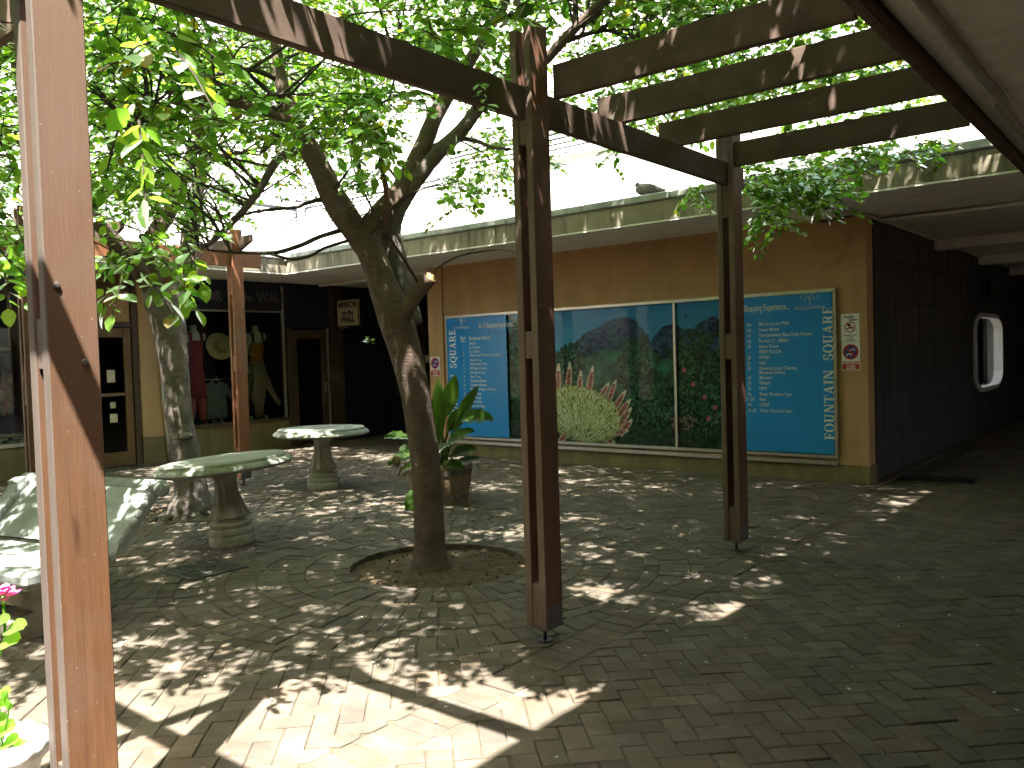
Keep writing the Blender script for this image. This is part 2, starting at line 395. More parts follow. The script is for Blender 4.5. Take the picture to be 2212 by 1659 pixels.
# ================================================================== ground and paving
X_BORDER0, X_BORDER1 = -2.49, -2.735
PIT1 = (-4.54, 4.60, .68); PIT2 = (-8.55, 4.66, .50)
def build_ground():
    mb = MB(); S = 300
    mb.add([(-S, -S, -.085), (S, -S, -.085), (S, S, -.085), (-S, S, -.085)], [(0, 1, 2, 3)])
    o = mb.build('ground', M['soil']); tag(o, kind='structure')
    # joint sand with the two round pits left open
    mb = MB(); z = -.008
    def hole(cx, cy, r, x0, x1, y0, y1):
        n = 48; pts = []; sq = []
        for k in range(n):
            a = 2 * math.pi * k / n; c, s_ = math.cos(a), math.sin(a); pts.append((cx + r * c, cy + r * s_, z))
            t = min((x1 - cx) / c if c > 1e-6 else (x0 - cx) / c if c < -1e-6 else 1e9, (y1 - cy) / s_ if s_ > 1e-6 else (y0 - cy) / s_ if s_ < -1e-6 else 1e9)
            sq.append((cx + t * c, cy + t * s_, z))
        mb.add(pts + sq, [(k, n + k, n + (k + 1) % n, (k + 1) % n) for k in range(n)])
        for (sx, sy) in ((x0, y0), (x1, y0), (x1, y1), (x0, y1)):
            d = sorted(range(n), key=lambda k: (sq[k][0] - sx) ** 2 + (sq[k][1] - sy) ** 2)[:2]
            if abs(sq[d[0]][0] - sx) + abs(sq[d[0]][1] - sy) > 1e-4:
                a, b = sq[d[0]], sq[d[1]]; t = [a, b, (sx, sy, z)]
                cr = (b[0] - a[0]) * (sy - a[1]) - (b[1] - a[1]) * (sx - a[0]); mb.add(t if cr > 0 else [b, a, (sx, sy, z)], [(0, 1, 2)])
    hole(*PIT1, -5.6, -3.5, 3.5, 5.7); hole(*PIT2, -9.5, -7.6, 3.5, 5.7)
    def rc(x0, x1, y0, y1): mb.add([(x0, y0, z), (x1, y0, z), (x1, y1, z), (x0, y1, z)], [(0, 1, 2, 3)])
    rc(-20, 8, -14, 3.5); rc(-20, 8, 5.7, 28); rc(-20, -9.5, 3.5, 5.7); rc(-7.6, -5.6, 3.5, 5.7); rc(-3.5, 8, 3.5, 5.7)
    tag(mb.build('joint_sand', M['sand']), kind='structure')
BRICKS = []
def add_brick(poly, dark=1.0):
    if len(poly) < 3 or parea(poly) < .0018: return
    BRICKS.append((poly, dark))
def shrink(poly, g):
    c = np.mean(np.array(poly), 0); out = []
    for p in poly:
        d = np.array(p) - c; L = np.linalg.norm(d); out.append(tuple(c + d * max(0, (L - g * 1.35)) / L))
    return out
def herring(x0, x1, y0, y1, test, clips, th=math.pi / 4, off=(0, 0)):
    w = .1125; ct, st = math.cos(th), math.sin(th)
    R = max(abs(x0), abs(x1), abs(y0), abs(y1)) * 1.5; n = int(R / w) + 2
    for i in range(-n, n):
        for j in range(-n, n):
            m = (i - j) % 4
            if m == 0: u0, v0, u1, v1 = i, j, i + 2, j + 1
            elif m == 3: u0, v0, u1, v1 = i, j, i + 1, j + 2
            else: continue
            cu, cv = (u0 + u1) / 2 * w, (v0 + v1) / 2 * w; cx, cy = cu * ct - cv * st + off[0], cu * st + cv * ct + off[1]
            if not (x0 - .2 < cx < x1 + .2 and y0 - .2 < cy < y1 + .2) or not test(cx, cy): continue
            P = [(u * w * ct - v * w * st + off[0], u * w * st + v * w * ct + off[1]) for u, v in ((u0, v0), (u1, v0), (u1, v1), (u0, v1))]
            for nrm, d in clips:
                P = clip(P, nrm, d)
                if len(P) < 3: break
            if len(P) < 3: continue
            for (px, py, pr_) in ((PIT1[0], PIT1[1], RING[-1][1]), (PIT2[0], PIT2[1], PIT2[2] + .12)):
                d = np.array([cx - px, cy - py]); L = np.hypot(*d)
                if L < pr_ + .2 and px - 3 < x1 and x0 < -3:
                    nn = d / L; P = clip(P, (-nn[0], -nn[1]), -(nn @ np.array([px, py]) + pr_))
                    if len(P) < 3: break
            if len(P) >= 3: add_brick(P)
RING = [('S', .79, .68), ('R', 1.02, .79), ('S', 1.13, 1.02), ('R', 1.355, 1.13), ('R', 1.58, 1.355), ('S', 1.69, 1.58), ('R', 1.915, 1.69), ('S', 2.02, 1.915)]
RING = [(k, b, a) for k, a, b in RING]; RING = [(k, max(a, b), min(a, b)) for k, a, b in RING]
def rings(cx, cy, ring, clips):
    for kind, r1, r0 in ring:
        rm = (r0 + r1) / 2; n = int(round(2 * math.pi * rm / (.2 if kind == 'S' else .112))); a0 = random.random()
        for k in range(n):
            t0, t1 = 2 * math.pi * (k + a0) / n, 2 * math.pi * (k + 1 + a0) / n
            # each brick is a true rectangle set round the circle, its joints wider outside
            tm = (t0 + t1) / 2; rad = np.array([math.cos(tm), math.sin(tm)]); tan = np.array([-rad[1], rad[0]]); c = np.array([cx, cy])
            hw = math.tan((t1 - t0) / 2); P = [tuple(c + rad * r + tan * s_ * min(hw * r, hw * (r0 + .55 * (r1 - r0)))) for r, s_ in ((r0, -1), (r1, -1), (r1, 1), (r0, 1))]
            for nrm, d in clips: P = clip(P, nrm, d)
            add_brick(P)
def build_paving():
    root = empty('paving', (0, 0, 0), kind='structure')
    R1 = RING[-1][1]
    RING_OUT = max(r[1] for r in RING)
    herring(X_BORDER0, 4.2, -1.5, 14.0, lambda x, y: True, [((-1, 0), -X_BORDER0)], off=(.03, .05))
    # border course beside the posts
    y = -1.4
    while y < 10.0:
        add_brick([(X_BORDER1, y), (X_BORDER0, y), (X_BORDER0, y + .112), (X_BORDER1, y + .112)]); y += .113
    rings(PIT1[0], PIT1[1], RING, [((1, 0), X_BORDER1)])
    rings(PIT2[0], PIT2[1], [('S', .62, .5)], [])
    def left_ok(x, y): return math.hypot(x - PIT1[0], y - PIT1[1]) > RING_OUT - .12 and math.hypot(x - PIT2[0], y - PIT2[1]) > .6
    herring(-13.4, X_BORDER1, -1.5, 13.0, left_ok, [((1, 0), X_BORDER1)], off=(.02, -.01))
    # footprint size in the picture decides which bricks are single pieces
    info = []
    for i, (P, dk) in enumerate(BRICKS):
        c = np.mean(np.array(P), 0); q = np.array([c[0], c[1], 0.]); x, y_, d = proj(q); s_ = -1
        if d > .3 and -40 < x < PW + 40 and 0 < y_ < PH + 30: s_ = parea(P) / d ** 3
        info.append((s_, i))
    info.sort(reverse=True); single = {i for s_, i in info[:300] if s_ > 0}
    V = []; T = []; rest = MB()
    def brick_geo(mb, P, loc):
        g = .0018 + random.random() * .0022; b = .0035 + random.random() * .004; Q = shrink(P, g); Q2 = shrink(P, g + b)
        # slight hand-laid turn and tilt
        a = random.gauss(0, .012); ca, sa = math.cos(a), math.sin(a); c = np.mean(np.array(P), 0)
        dz = random.gauss(0, .0021); tx, ty = random.gauss(0, .006), random.gauss(0, .006)
        def w(p, z):
            d = np.array(p) - c; d = np.array([d[0] * ca - d[1] * sa, d[0] * sa + d[1] * ca])
            return (c[0] + d[0] - loc[0], c[1] + d[1] - loc[1], z + dz + d[0] * tx + d[1] * ty)
        n = len(P); k = random.gauss(1, .11); hue = random.random(); k = min(1.4, max(.6, k))
        t = (k * (1.06 if hue > .88 else 1), k * (.97 if hue > .88 else 1), k * (.92 if hue > .88 else 1.08 if hue < .16 else 1))
        mb.add([w(p, -.075) for p in Q] + [w(p, -b * .8) for p in Q] + [w(p, 0) for p in Q2],
               [(k_, (k_ + 1) % n, n + (k_ + 1) % n, n + k_) for k_ in range(n)] + [(n + k_, n + (k_ + 1) % n, 2 * n + (k_ + 1) % n, 2 * n + k_) for k_ in range(n)] + [tuple(range(2 * n, 3 * n))], t)
    for i, (P, dk) in enumerate(BRICKS):
        # orientation: counter-clockwise
        A = sum(P[k][0] * P[(k + 1) % len(P)][1] - P[(k + 1) % len(P)][0] * P[k][1] for k in range(len(P)))
        if A < 0: P = P[::-1]
        if i in single:
            c = np.mean(np.array(P), 0); mb = MB(); brick_geo(mb, P, c)
            o = link('brick', mb.mesh('brick', M['brick']), root); o.location = (c[0], c[1], 0)
        else: brick_geo(rest, P, (0, 0))
    o = rest.build('brick_field', M['brick'], root); tag(o, kind='stuff')
    print('bricks', len(BRICKS))

# ================================================================== roof canopy, buildings
ZS, ZF, ZC = 3.10, 3.35, 3.44            # soffit, fascia top, coping top
XR, YF, XL = -1.05, 8.67, -11.97         # courtyard edges of the canopy
def slab(name, label, fx, soff_panels, edge_axis, e, a0, a1, depth, sgn):
    """a canopy along one side: fascia on the courtyard edge, coping, soffit panels, roof deck"""
    root = empty(name, (0, 0, 0), label, 'canopy')
    return root
def canopy():
    # far canopy (along x)
    r = empty('roof_canopy', (-6, YF, 0), 'stained concrete walkway canopy above the tan wall with the mural', 'canopy')
    m = MB(); m.bbox((XL - 3.5, YF, ZS + .012), (XR - .002, YF + .16, ZF), .012); m.build('fascia', M['fascia'], r)
    x = XL + .02
    m = None
    while x < XR - .05:
        w = min(1.22, XR - .01 - x); m = MB(); m.bbox((x, YF - .03, ZF + .002), (x + w - .008, YF + .24, ZC + random.uniform(-.004, .004)), .014); m.build('coping', M['cap'], r); x += w
    for (x0, x1) in ((XL - 1.4, -9.62), (-9.61, -6.1), (-6.09, -2.9), (-2.89, XR - .05)):
        m = MB(); m.box((x0, YF + .004, ZS), (x1, 10.45 if x0 > -9.7 else 10.6, ZS + .05)); m.build('soffit_panel', M['soffit'], r)
    m = MB(); m.box((XL - 2.4, YF + .17, ZS + .16), (XR - .06, 10.6, ZF - .03)); m.build('deck', M['cap'], r)
    m = MB(); m.bbox((-13.2, 10.3, ZS - .045), (-9.9, 10.38, ZS - .002), .006); m.build('batten', M['soffit'], r)
    # right canopy (along y), over the viewer
    r = empty('roof_canopy', (XR, 3, 0), 'concrete canopy overhead at the right where the rafters end', 'canopy')
    m = MB(); m.bbox((XR, -6, ZS + .012), (XR + .16, YF - .002, ZF), .012); m.build('fascia', M['fascia'], r)
    y = -6
    while y < YF - .4:
        m = MB(); m.bbox((XR - .03, y, ZF + .002), (XR + .24, min(y + 1.24, YF - .04), ZC), .014); m.build('coping', M['cap'], r); y += 1.25
    y = 5.45 - 1.85 * 6
    while y < 12:
        m = MB(); m.box((XR + .19, y + .006, ZS), (5.5, y + 1.844, ZS + .05)); m.build('soffit_panel', M['soffit'], r); y += 1.85
    m = MB(); m.bbox((XR + .003, -6, ZS - .012), (XR + .19, 8.6, ZS + .011), .008); m.build('edge_trim', M['soffit'], r)
    m = MB(); m.bbox((XR + .9, 3.0, ZS - .09), (3.5, 3.36, ZS - .002), .01); m.build('down_beam', M['soffit'], r)
    m = MB(); m.box((XR + .17, -6, ZS + .06), (5.5, 12, ZF - .03)); m.build('deck', M['cap'], r)
    # low upper-floor wall over the right canopy keeps the arcade edge in shade
    m = MB(); m.box((XR + .10, -6, ZC + .002), (XR + .32, 10.05, 4.72)); m.build('upstand_wall', M['white'], r)
    m = MB(); m.bbox((XR - .065, -6, 3.02), (XR - .006, YF - .05, 3.27), .006); m.build('ledger', M['beam'], r)
    # left canopy (along y)
    r = empty('roof_canopy', (XL, 5, 0), 'concrete walkway canopy over the two shop fronts at the left', 'canopy')
    m = MB(); m.bbox((XL - .16, -6, ZS + .012), (XL, YF + .155, ZF - .002), .012); m.build('fascia', M['fascia'], r)
    y = -6
    while y < YF + .1:
        m = MB(); m.bbox((XL - .24, y, ZF + .001), (XL + .03, min(y + 1.22, YF - .035), ZC), .014); m.build('coping', M['cap'], r); y += 1.23
    y = -6.1
    while y < 8.6:
        m = MB(); m.box((-13.35, y + .004, ZS - .001), (XL - .004, min(y + 2.4, YF) - .004, ZS + .05)); m.build('soffit_panel', M['soffit'], r); y += 2.4
    m = MB(); m.box((-14.2, -6, ZS + .16), (XL - .17, YF + .165, ZF - .03)); m.build('deck', M['cap'], r)

def near_side():  # unseen near side, added to darken glass reflections and cut sky light
    r = empty('unseen_near_building', (-7, -3, 0), 'unseen building and canopy behind the viewer, added to darken reflections and cut sky light', 'building')
    m = MB(); m.bbox((-14, -4.6, ZS), (XR - .01, -1.3, ZC), .01); m.build('canopy_slab', M['fascia'], r)
    m = MB(); m.box((-14, -4.8, -.05), (5.5, -4.61, ZC)); m.build('wall', M['tan'], r)
    m = MB(); m.box((-14, -2.8, ZC + .002), (5.5, -2.6, 6.2)); m.build('upper_wall', M['peach'], r)
    m = MB(); m.box((.6, -2.59, ZF), (.8, 10.0, 6.6)); m.build('upper_wall', M['peach'], r)
MW = 10.0
def mural_building():
    r = empty('mural_building', (-6.4, MW, 0), 'tan rendered wall carrying the wide framed mural', 'building')
    m = MB(); m.box((-9.57, MW, .2), (-2.88, MW + .25, ZS + .3)); m.build('wall', M['tan'], r)
    m = MB(); m.box((-9.90, MW - .03, .22), (-9.573, MW + .25, ZS + .3)); m.build('pilaster', M['tan'], r)
    m = MB(); m.box((-9.92, MW - .045, -.05), (-2.86, MW + .25, .197)); m.build('plinth', M['olive'], r)
    m = MB(); m.box((-2.955, MW - .022, .2), (-2.872, MW - .001, ZS)); m.build('corner_strip', M['tan'], r)
    # conduit and loose cables under the canopy
    m = MB(); P = [on(x, y, 1, yy) for x, y, yy in ((1716, 395, 8.62), (1716, 425, 8.62), (1728, 440, 8.75), (1745, 455, 9.3), (1765, 475, 9.9), (1790, 478, 9.93), (1812, 470, 9.95), (1830, 468, 9.97), (1868, 462, 9.97))]
    tag(MB().tube(spline(P, 6), .011, 6).build('hanging_cable', M['cable']), 'dark cable sagging below the canopy fascia above the right blue panel', 'cable')
    P = [on(x, y, 1, 9.975) for x, y in ((1745, 458), (1760, 480), (1775, 484), (1792, 474), (1800, 464), (1812, 468), (1824, 466))]
    tag(MB().tube(spline(P, 6), .006, 5).build('loose_wire', M['conduit']), 'thin pale loose wire looped at the top of the tan wall', 'cable')
    m = MB(); m.tube(spline([(-2.98, YF + .02, ZS - .02), (-2.97, 9.3, ZS - .03), (-2.9, 9.9, ZS - .03), (-2.84, 10.4, ZS - .03), (-2.83, 14, ZS - .03), (-2.83, 19, ZS - .03)], 5), .02, 8)
    tag(m.build('ceiling_conduit', M['conduit']), 'grey conduit running along the ceiling into the dark passage', 'conduit')
    m = MB(); m.bbox((-3.02, YF - .035, 3.0), (-2.955, YF - .002, 3.26), .006); tag(m.build('junction_cover', M['pipe']), 'small pale cover plate on the canopy fascia near the passage', 'cover plate')

def shaped_quad(mb, pts, y, col):
    mb.add([(p[0], y, p[1]) for p in pts], [tuple(range(len(pts)))], col)
def text_geo(body, size=.06, ext=0, bold=0.0, sx=1.0, spacing=1.0, align='LEFT'):
    cu = bpy.data.curves.new('txt', 'FONT'); cu.body = body; cu.size = size; cu.align_x = align; cu.align_y = 'CENTER'
    cu.offset = bold; cu.space_character = spacing; cu.resolution_u = 2; cu.extrude = ext; cu.fill_mode = 'BOTH' if ext else 'FRONT'
    o = bpy.data.objects.new('txt', cu); COL.objects.link(o); dg = bpy.context.evaluated_depsgraph_get()
    me = bpy.data.meshes.new_from_object(o.evaluated_get(dg)); v = np.array([tuple(q.co) for q in me.vertices]) if len(me.vertices) else np.zeros((0, 3)); f = [tuple(p.vertices) for p in me.polygons]
    bpy.data.objects.remove(o); bpy.data.curves.remove(cu); bpy.data.meshes.remove(me)
    if len(v): v[:, 0] *= sx
    return v, f
# slab-serif capitals, drawn as strokes in a unit cell (height 1)
def serif_letter(ch):
    T, t, S, h = .22, .10, .07, .085     # stem, thin stroke, serif reach, serif height
    R = lambda x0, y0, x1, y1: [(x0, y0), (x1, y0), (x1, y1), (x0, y1)]
    def arc(cx, cy, rx, ry, a0, a1, wx, wy, n=18):
        out = []
        for k in range(n):
            p = [a0 + (a1 - a0) * (k + q) / n for q in (0, 1)]
            o = [(cx + rx * math.cos(a), cy + ry * math.sin(a)) for a in p]; i = [(cx + (rx - wx) * math.cos(a), cy + (ry - wy) * math.sin(a)) for a in p]
            out.append([o[0], o[1], i[1], i[0]])
        return out
    pi = math.pi
    if ch == 'F': return .68, [R(.09, 0, .09 + T, 1), R(.0, 0, .42, h), R(0, 1 - h, .66, 1), R(.58, .72, .66, 1), R(.3, .46, .5, .54), R(.46, .38, .53, .62)]
    if ch == 'E': return .72, [R(.09, 0, .09 + T, 1), R(0, 0, .68, h), R(0, 1 - h, .66, 1), R(.58, .72, .66, 1), R(.6, 0, .68, .28), R(.3, .46, .5, .54), R(.46, .38, .53, .62)]
    if ch == 'I': return .44, [R(.11, 0, .11 + T, 1), R(0, 0, .44, h), R(0, 1 - h, .44, 1)]
    if ch == 'T': return .76, [R(.27, 0, .27 + T, 1), R(.15, 0, .61, h), R(0, 1 - h, .76, 1), R(0, .7, .08, 1), R(.68, .7, .76, 1)]
    if ch == 'O': return .86, arc(.43, .5, .43, .52, 0, 2 * pi, .2, .08, 28)
    if ch == 'Q': return .86, arc(.43, .5, .43, .52, 0, 2 * pi, .2, .08, 28) + [[(.36, .1), (.5, .14), (.72, -.2), (.56, -.2)], R(.6, -.22, .86, -.12)]
    if ch == 'U': return .86, [R(.09, .3, .09 + T, 1), R(.62, .3, .62 + t, 1), R(0, 1 - h, .42, 1), R(.5, 1 - h, .84, 1)] + arc(.405, .32, .315, .34, pi, 2 * pi, .2, .11, 14)
    if ch == 'N': return .92, [R(.1, 0, .1 + t, 1), R(.72, 0, .72 + t, 1), R(0, 0, .32, h), R(0, 1 - h, .26, 1), R(.6, 1 - h, .92, 1), [(.06, 1), (.3, 1), (.82, 0), (.62, 0)]]
    if ch == 'A': return .88, [[(.06, 0), (.17, 0), (.46, 1), (.38, 1)], [(.34, 1), (.52, 1), (.84, 0), (.58, 0)], R(.24, .26, .62, .35), R(0, 0, .3, h), R(.5, 0, .9, h)]
    if ch == 'R': return .88, [R(.09, 0, .09 + T, 1), R(0, 0, .42, h), R(0, 1 - h, .5, 1), R(.3, .44, .5, .52)] + arc(.46, .735, .3, .265, -pi / 2, pi / 2, .2, .08, 14) + [[(.42, .48), (.62, .5), (.86, 0), (.6, 0)], R(.56, 0, .9, h)]
    if ch == 'S': return .66, arc(.33, .75, .3, .27, .15 * pi, 1.5 * pi, .14, .1, 18) + arc(.33, .25, .32, .27, -.85 * pi, .5 * pi, .16, .1, 18) + [R(.5, .68, .58, 1), R(.04, 0, .12, .32)]
    return .75, []

def mural():
    FX0, FX1, FZ0, FZ1 = -9.5, -3.21, .2, 2.28; yf = MW - .055
    r = empty('framed_mural', (-6.35, MW, .2), 'wide aluminium framed window display with a mountain and flower picture', 'mural')
    m = MB(); m.bbox((FX0, yf, FZ1 - .045), (FX1, MW - .002, FZ1), .004); m.build('frame_rail', M['alu'], r)
    m = MB(); m.bbox((FX0, yf, .275), (FX1, MW - .002, .315), .004); m.build('frame_rail', M['alu'], r)
    m = MB(); m.bbox((FX0 - .01, yf - .035, FZ0), (FX1 + .01, MW - .048, .25), .006); m.build('sill', M['alu'], r)
    for x in (FX0, -7.40, -5.335, FX1 - .04):
        m = MB(); m.bbox((x, yf + .002, .316), (x + .04, MW - .003, FZ1 - .046), .004); m.build('mullion', M['alu'], r)
    # the printed picture behind the panes
    yb = MW - .012; x0, x1, z0, z1 = -8.30, -4.60, .315, 2.235; nx, nz = 460, 230
    gx = np.linspace(x0, x1, nx + 1); gz = np.linspace(z0, z1, nz + 1)
    VX, VZ = np.meshgrid(gx, gz); V = np.stack([VX, np.full_like(VX, yb), VZ], -1).reshape(-1, 3)
    idx = np.arange((nx + 1) * (nz + 1)).reshape(nz + 1, nx + 1)
    F = np.stack([idx[:-1, :-1], idx[:-1, 1:], idx[1:, 1:], idx[1:, :-1]], -1).reshape(-1, 4)
    C = V[F].mean(1); px, py, _ = proj(C)
    n = len(C)
    def vnoise(scale, seed, sx=1, sz=1):
        return np.array([mnoise.fractal(Vector((c[0] * scale * sx + seed, seed * 1.7, c[2] * scale * sz)), 1.0, 2.0, 4) for c in C])
    N1 = vnoise(6, 3.1); N2 = vnoise(22, 9.7); N3 = vnoise(60, 5.2)
    t = np.clip((C[:, 2] - 1.3) / .95, 0, 1)[:, None]
    col = np.array([.05, .18, .29]) * (1 - t) + np.array([.012, .10, .225]) * t
    def inside(poly):
        poly = np.array(poly, float); res = np.zeros(n, bool); j = len(poly) - 1
        for i in range(len(poly)):
            xi, yi = poly[i]; xj, yj = poly[j]
            cnd = ((yi > py) != (yj > py)) & (px < (xj - xi) * (py - yi) / (yj - yi + 1e-12) + xi); res ^= cnd; j = i
        return res
    def paint(mask, c, nz_=None, amt=.3):
        k = np.ones(n) if nz_ is None else 1 + nz_ * amt
        col[mask] = (np.array(c) * np.clip(k, .1, 3)[:, None])[mask]
    keep = py; py = py + np.array([5 * mnoise.noise(Vector((x_ * .045, 1.3, 0))) + 4 * mnoise.noise(Vector((x_ * .13, 7.3, 0))) for x_ in px])
    mt = inside([(1090, 800), (1150, 795), (1190, 772), (1235, 745), (1262, 722), (1300, 702), (1330, 687), (1352, 684), (1372, 692), (1392, 716), (1404, 736), (1418, 722), (1432, 708), (1455, 699), (1478, 712), (1500, 706), (1520, 692), (1545, 684), (1640, 730), (1640, 830), (1090, 830)])
    py = keep; paint(mt, (.008, .024, .060), N1 * .6 + N2 * 1.1, 1.3); paint(mt & (N1 + N2 > .28), (.022, .05, .085), N3, .6)
    hill = inside([(1090, 840), (1200, 795), (1260, 768), (1320, 752), (1380, 768), (1440, 775), (1500, 770), (1640, 790), (1640, 1000), (1090, 1000)])
    paint(hill, (.018, .062, .042), N1, 1.0)
    low = (py > 868 + (px - 1100) * .03); paint(low, (.012, .026, .014), N2, 1.2)
    path = inside([(1400, 905), (1560, 895), (1640, 915), (1640, 935), (1400, 925)]); paint(path & (N2 > -.1), (.13, .075, .06), N3, .8)
    def bush(cx, cy, rx, ry, c1, c2):
        d = ((px - cx) / rx) ** 2 + ((py - cy) / ry) ** 2 + N1 * .9 + N2 * .5; mk = d < 1
        paint(mk, c1, N2, 1.2); hl = mk & (N3 + N2 * .6 > .30); paint(hl, c2, N1, .8)
    for b_ in ((1120, 770, 42, 120), (1185, 810, 30, 55), (1230, 792, 35, 42), (1380, 830, 46, 95), (1362, 780, 30, 45), (1425, 880, 36, 60), (1500, 830, 58, 105), (1555, 860, 50, 120)):
        bush(*b_, (.006, .022, .010), (.046, .125, .066))
    for (cx, cy) in ((1497, 830), (1522, 858), (1530, 905), (1478, 800), (1545, 880)):
        paint(((px - cx) ** 2 + (py - cy) ** 2) < 22, (.35, .07, .11))
    # the flower head: pale stamens ringed by pointed bracts
    def bract(bx, by, tx, ty, w):
        d = np.array([tx - bx, ty - by], float); L = np.hypot(*d); d /= L; s_ = ((px - bx) * d[0] + (py - by) * d[1]) / L; q = np.abs((px - bx) * -d[1] + (py - by) * d[0])
        ww = .9 * w * np.clip(np.minimum(1, (1.02 - s_) * 2.2), 0, 1) ** .6; mk = (s_ > 0) & (s_ < 1) & (q < ww)
        paint(mk, (.17, .05, .045), N2, .9); paint(mk & (q > ww * .5) & (N3 > -.25), (.36, .23, .18), N2, .5); paint(mk & (s_ > .8), (.42, .31, .25))
    for b_ in ((1203, 868, 1207, 785, 8), (1226, 860, 1231, 782, 8), (1250, 862, 1255, 800, 7), (1270, 855, 1281, 790, 8), (1292, 868, 1316, 826, 8), (1312, 872, 1331, 820, 7), (1322, 890, 1352, 843, 8), (1330, 905, 1362, 862, 8), (1332, 925, 1364, 880, 9), (1338, 940, 1366, 905, 8), (1320, 938, 1358, 930, 7), (1186, 880, 1176, 800, 9), (1170, 890, 1150, 820, 8), (1160, 900, 1128, 850, 8), (1230, 925, 1205, 962, 9), (1290, 930, 1330, 962, 10), (1260, 935, 1250, 965, 9)): bract(*b_)
    ang = np.arctan2(py - 965, px - 1250); qx, qy = (px - 1255) * .94 + (py - 895) * .34, (py - 895) * .94 - (px - 1255) * .34; d = (qx / 90) ** 2 + (qy / 58) ** 2 + N2 * .18
    st = np.array([mnoise.noise(Vector((a * 46, q * 5.0, 3))) + .7 * mnoise.noise(Vector((a * 90, q * 11.0, 8))) for a, q in zip(ang, d)])
    mk = d + st * .22 < 1; paint(mk, (.22, .21, .07), st, .9); paint(mk & (st + N3 * .4 > .05), (.38, .36, .15), N3, .5); paint(mk & (st + N3 * .5 > .32), (.50, .48, .30))
    paint(mk & (st < -.30), (.055, .065, .022)); paint(mk & (py > 925) & (st < .0), (.07, .075, .03))
    o = link('printed_picture', fast_mesh('printed_picture', V, F, M['mural'], np.clip(col * 2.1, 0, .8)), r)
    for (a, b) in ((-8.2, -7.402), (-7.358, -5.337), (-5.293, -3.252)):
        m = MB(); m.box((a, MW - .032, .318), (b, MW - .027, FZ1 - .048)); m.build('pane', M['muralglass'], r)
    # blue directory panels
    def directory(xa, xb, label, tagline, tx, rows, big, bx, heads, logo, namec, letc):
        p = empty('directory_panel', (xa, MW - .05, .3), label, 'directory')
        m = MB(); m.bbox((xa, MW - .064, .325), (xb, MW - .052, 2.232), .002); m.build('panel', M['blue'], p)
        yy = MW - .0665
        L = MB()
        def put(body, x, z, size, sx=.82, align='LEFT', bold=0.0005):
            v, f = text_geo(body, size, 0, bold, sx, 1.0, align)
            if len(v): L.add([(x + a[0], yy, z + a[1]) for a in v], f)
        for h in heads: put(*h)
        for (num, name, z, xn, xt) in rows:
            if num: put(num, xn, z, .06, .8, 'CENTER')
            put(name, xt, z, .06, .8)
        put(tagline, tx[0], tx[1], tx[2], .56, 'LEFT', .0012)
        tag(L.build('lettering', namec, p), kind='stuff')
        # big upright name
        W = 0; parts = []
        for ch in big:
            w, ps = serif_letter(ch); parts.append((W, ps)); W += w + .10
        zb, zt, xl, xr = bx
        for off, ps in parts:
            B = MB()
            for q in ps:
                pts = [(xr - (xr - xl) * b_, zb + (zt - zb) * (off + a_) / W) for a_, b_ in q]
                A = sum(pts[k][0] * pts[(k + 1) % len(pts)][1] - pts[(k + 1) % len(pts)][0] * pts[k][1] for k in range(len(pts)))
                if A < 0: pts = pts[::-1]
                B.add([(a_, yy - .0004 * (off % 2), b_) for a_, b_ in pts], [tuple(range(len(pts)))])
            if ps: B.build('letter', letc, p)
        # line drawing of a fountain
        G = MB(); lx, lz, sc = logo
        for k, (sx_, h, w) in enumerate(((-1, .15, .10), (-1, .11, .05), (1, .13, .05), (1, .15, .09), (1, .09, .12))):
            P = [(lx, lz), (lx + sx_ * w * .1, lz + h * .7), (lx + sx_ * w * .5, lz + h), (lx + sx_ * w * .9, lz + h * .85), (lx + sx_ * w, lz + h * .55)]
            G.tube([(a_, yy, b_) for a_, b_ in spline(np.array([(lx + (a_ - lx) * sc, lz + (b_ - lz) * sc) for a_, b_ in P]), 5)], .0026, 4)
        for k in range(3): G.tube([(lx + sc * (-.18 + .36 * q / 8), yy, lz - .012 - .013 * k + .005 * math.sin(q * 1.3 + k)) for q in range(9)], .0024, 4)
        G.build('fountain_drawing', letc, p)
        return p
    def wz(x, y): q = on(x, y, 1, MW - .066); return q[0], q[2]
    lz = lambda zx, zy: wz((1680 + zx * .37383) / 1.79385, (1180 + zy * .37383) / 1.79385)
    names = ['S.I. Cassiem', 'S.I. Cassiem', 'Clean Way Wholesale Detergents', 'Head Strong', "Niel's Barber Shop", 'EVE Style in Focus', 'SA Inkjet & Laser', 'Party Time', 'Giuseppe Pizzeria', 'Giuseppe Pizzeria', 'Manasah Design & Printing', 'Fact Design', 'Fact Design', 'Clark Pools', 'Book Exchange']
    ys = [445, 488, 528, 577, 619, 662, 705, 748, 791, 834, 878, 921, 964, 1007, 1050]
    rows = []
    for i, (nm, y) in enumerate(zip(names, ys)):
        a = lz(371 + i * 1.4, y); b = lz(310 + i * 1.3, y + 5); rows.append((str(i + 1), nm, a[1], b[0], a[0]))
    h1 = lz(368, 352); h2 = lz(305, 345); h3 = lz(306, 378); h4 = lz(368, 407); tl = lz(467, 225)
    heads = [('Business Names', h1[0], h1[1], .085, .82), ('Door', h2[0], h2[1], .075, .8, 'CENTER'), ('No.', h3[0], h3[1], .075, .8, 'CENTER'), ('SHOPS', h4[0], h4[1], .06, .8)]
    zb = lz(240, 1245)[1]; zt = lz(192, 255)[1]; xl = lz(166, 460)[0]; xr = lz(232, 460)[0]
    lg = lz(285, 222)
    directory(-9.455, -8.19, 'blue shop directory panel at the left end of the mural, partly behind the potted plant', 'for A Shopping Experience...', (tl[0], tl[1], .115), rows, 'FOUNTAIN SQUARE', (zb, zt, xl, xr), heads, (lg[0], lg[1], 1.0), M['letter'], M['letter'])
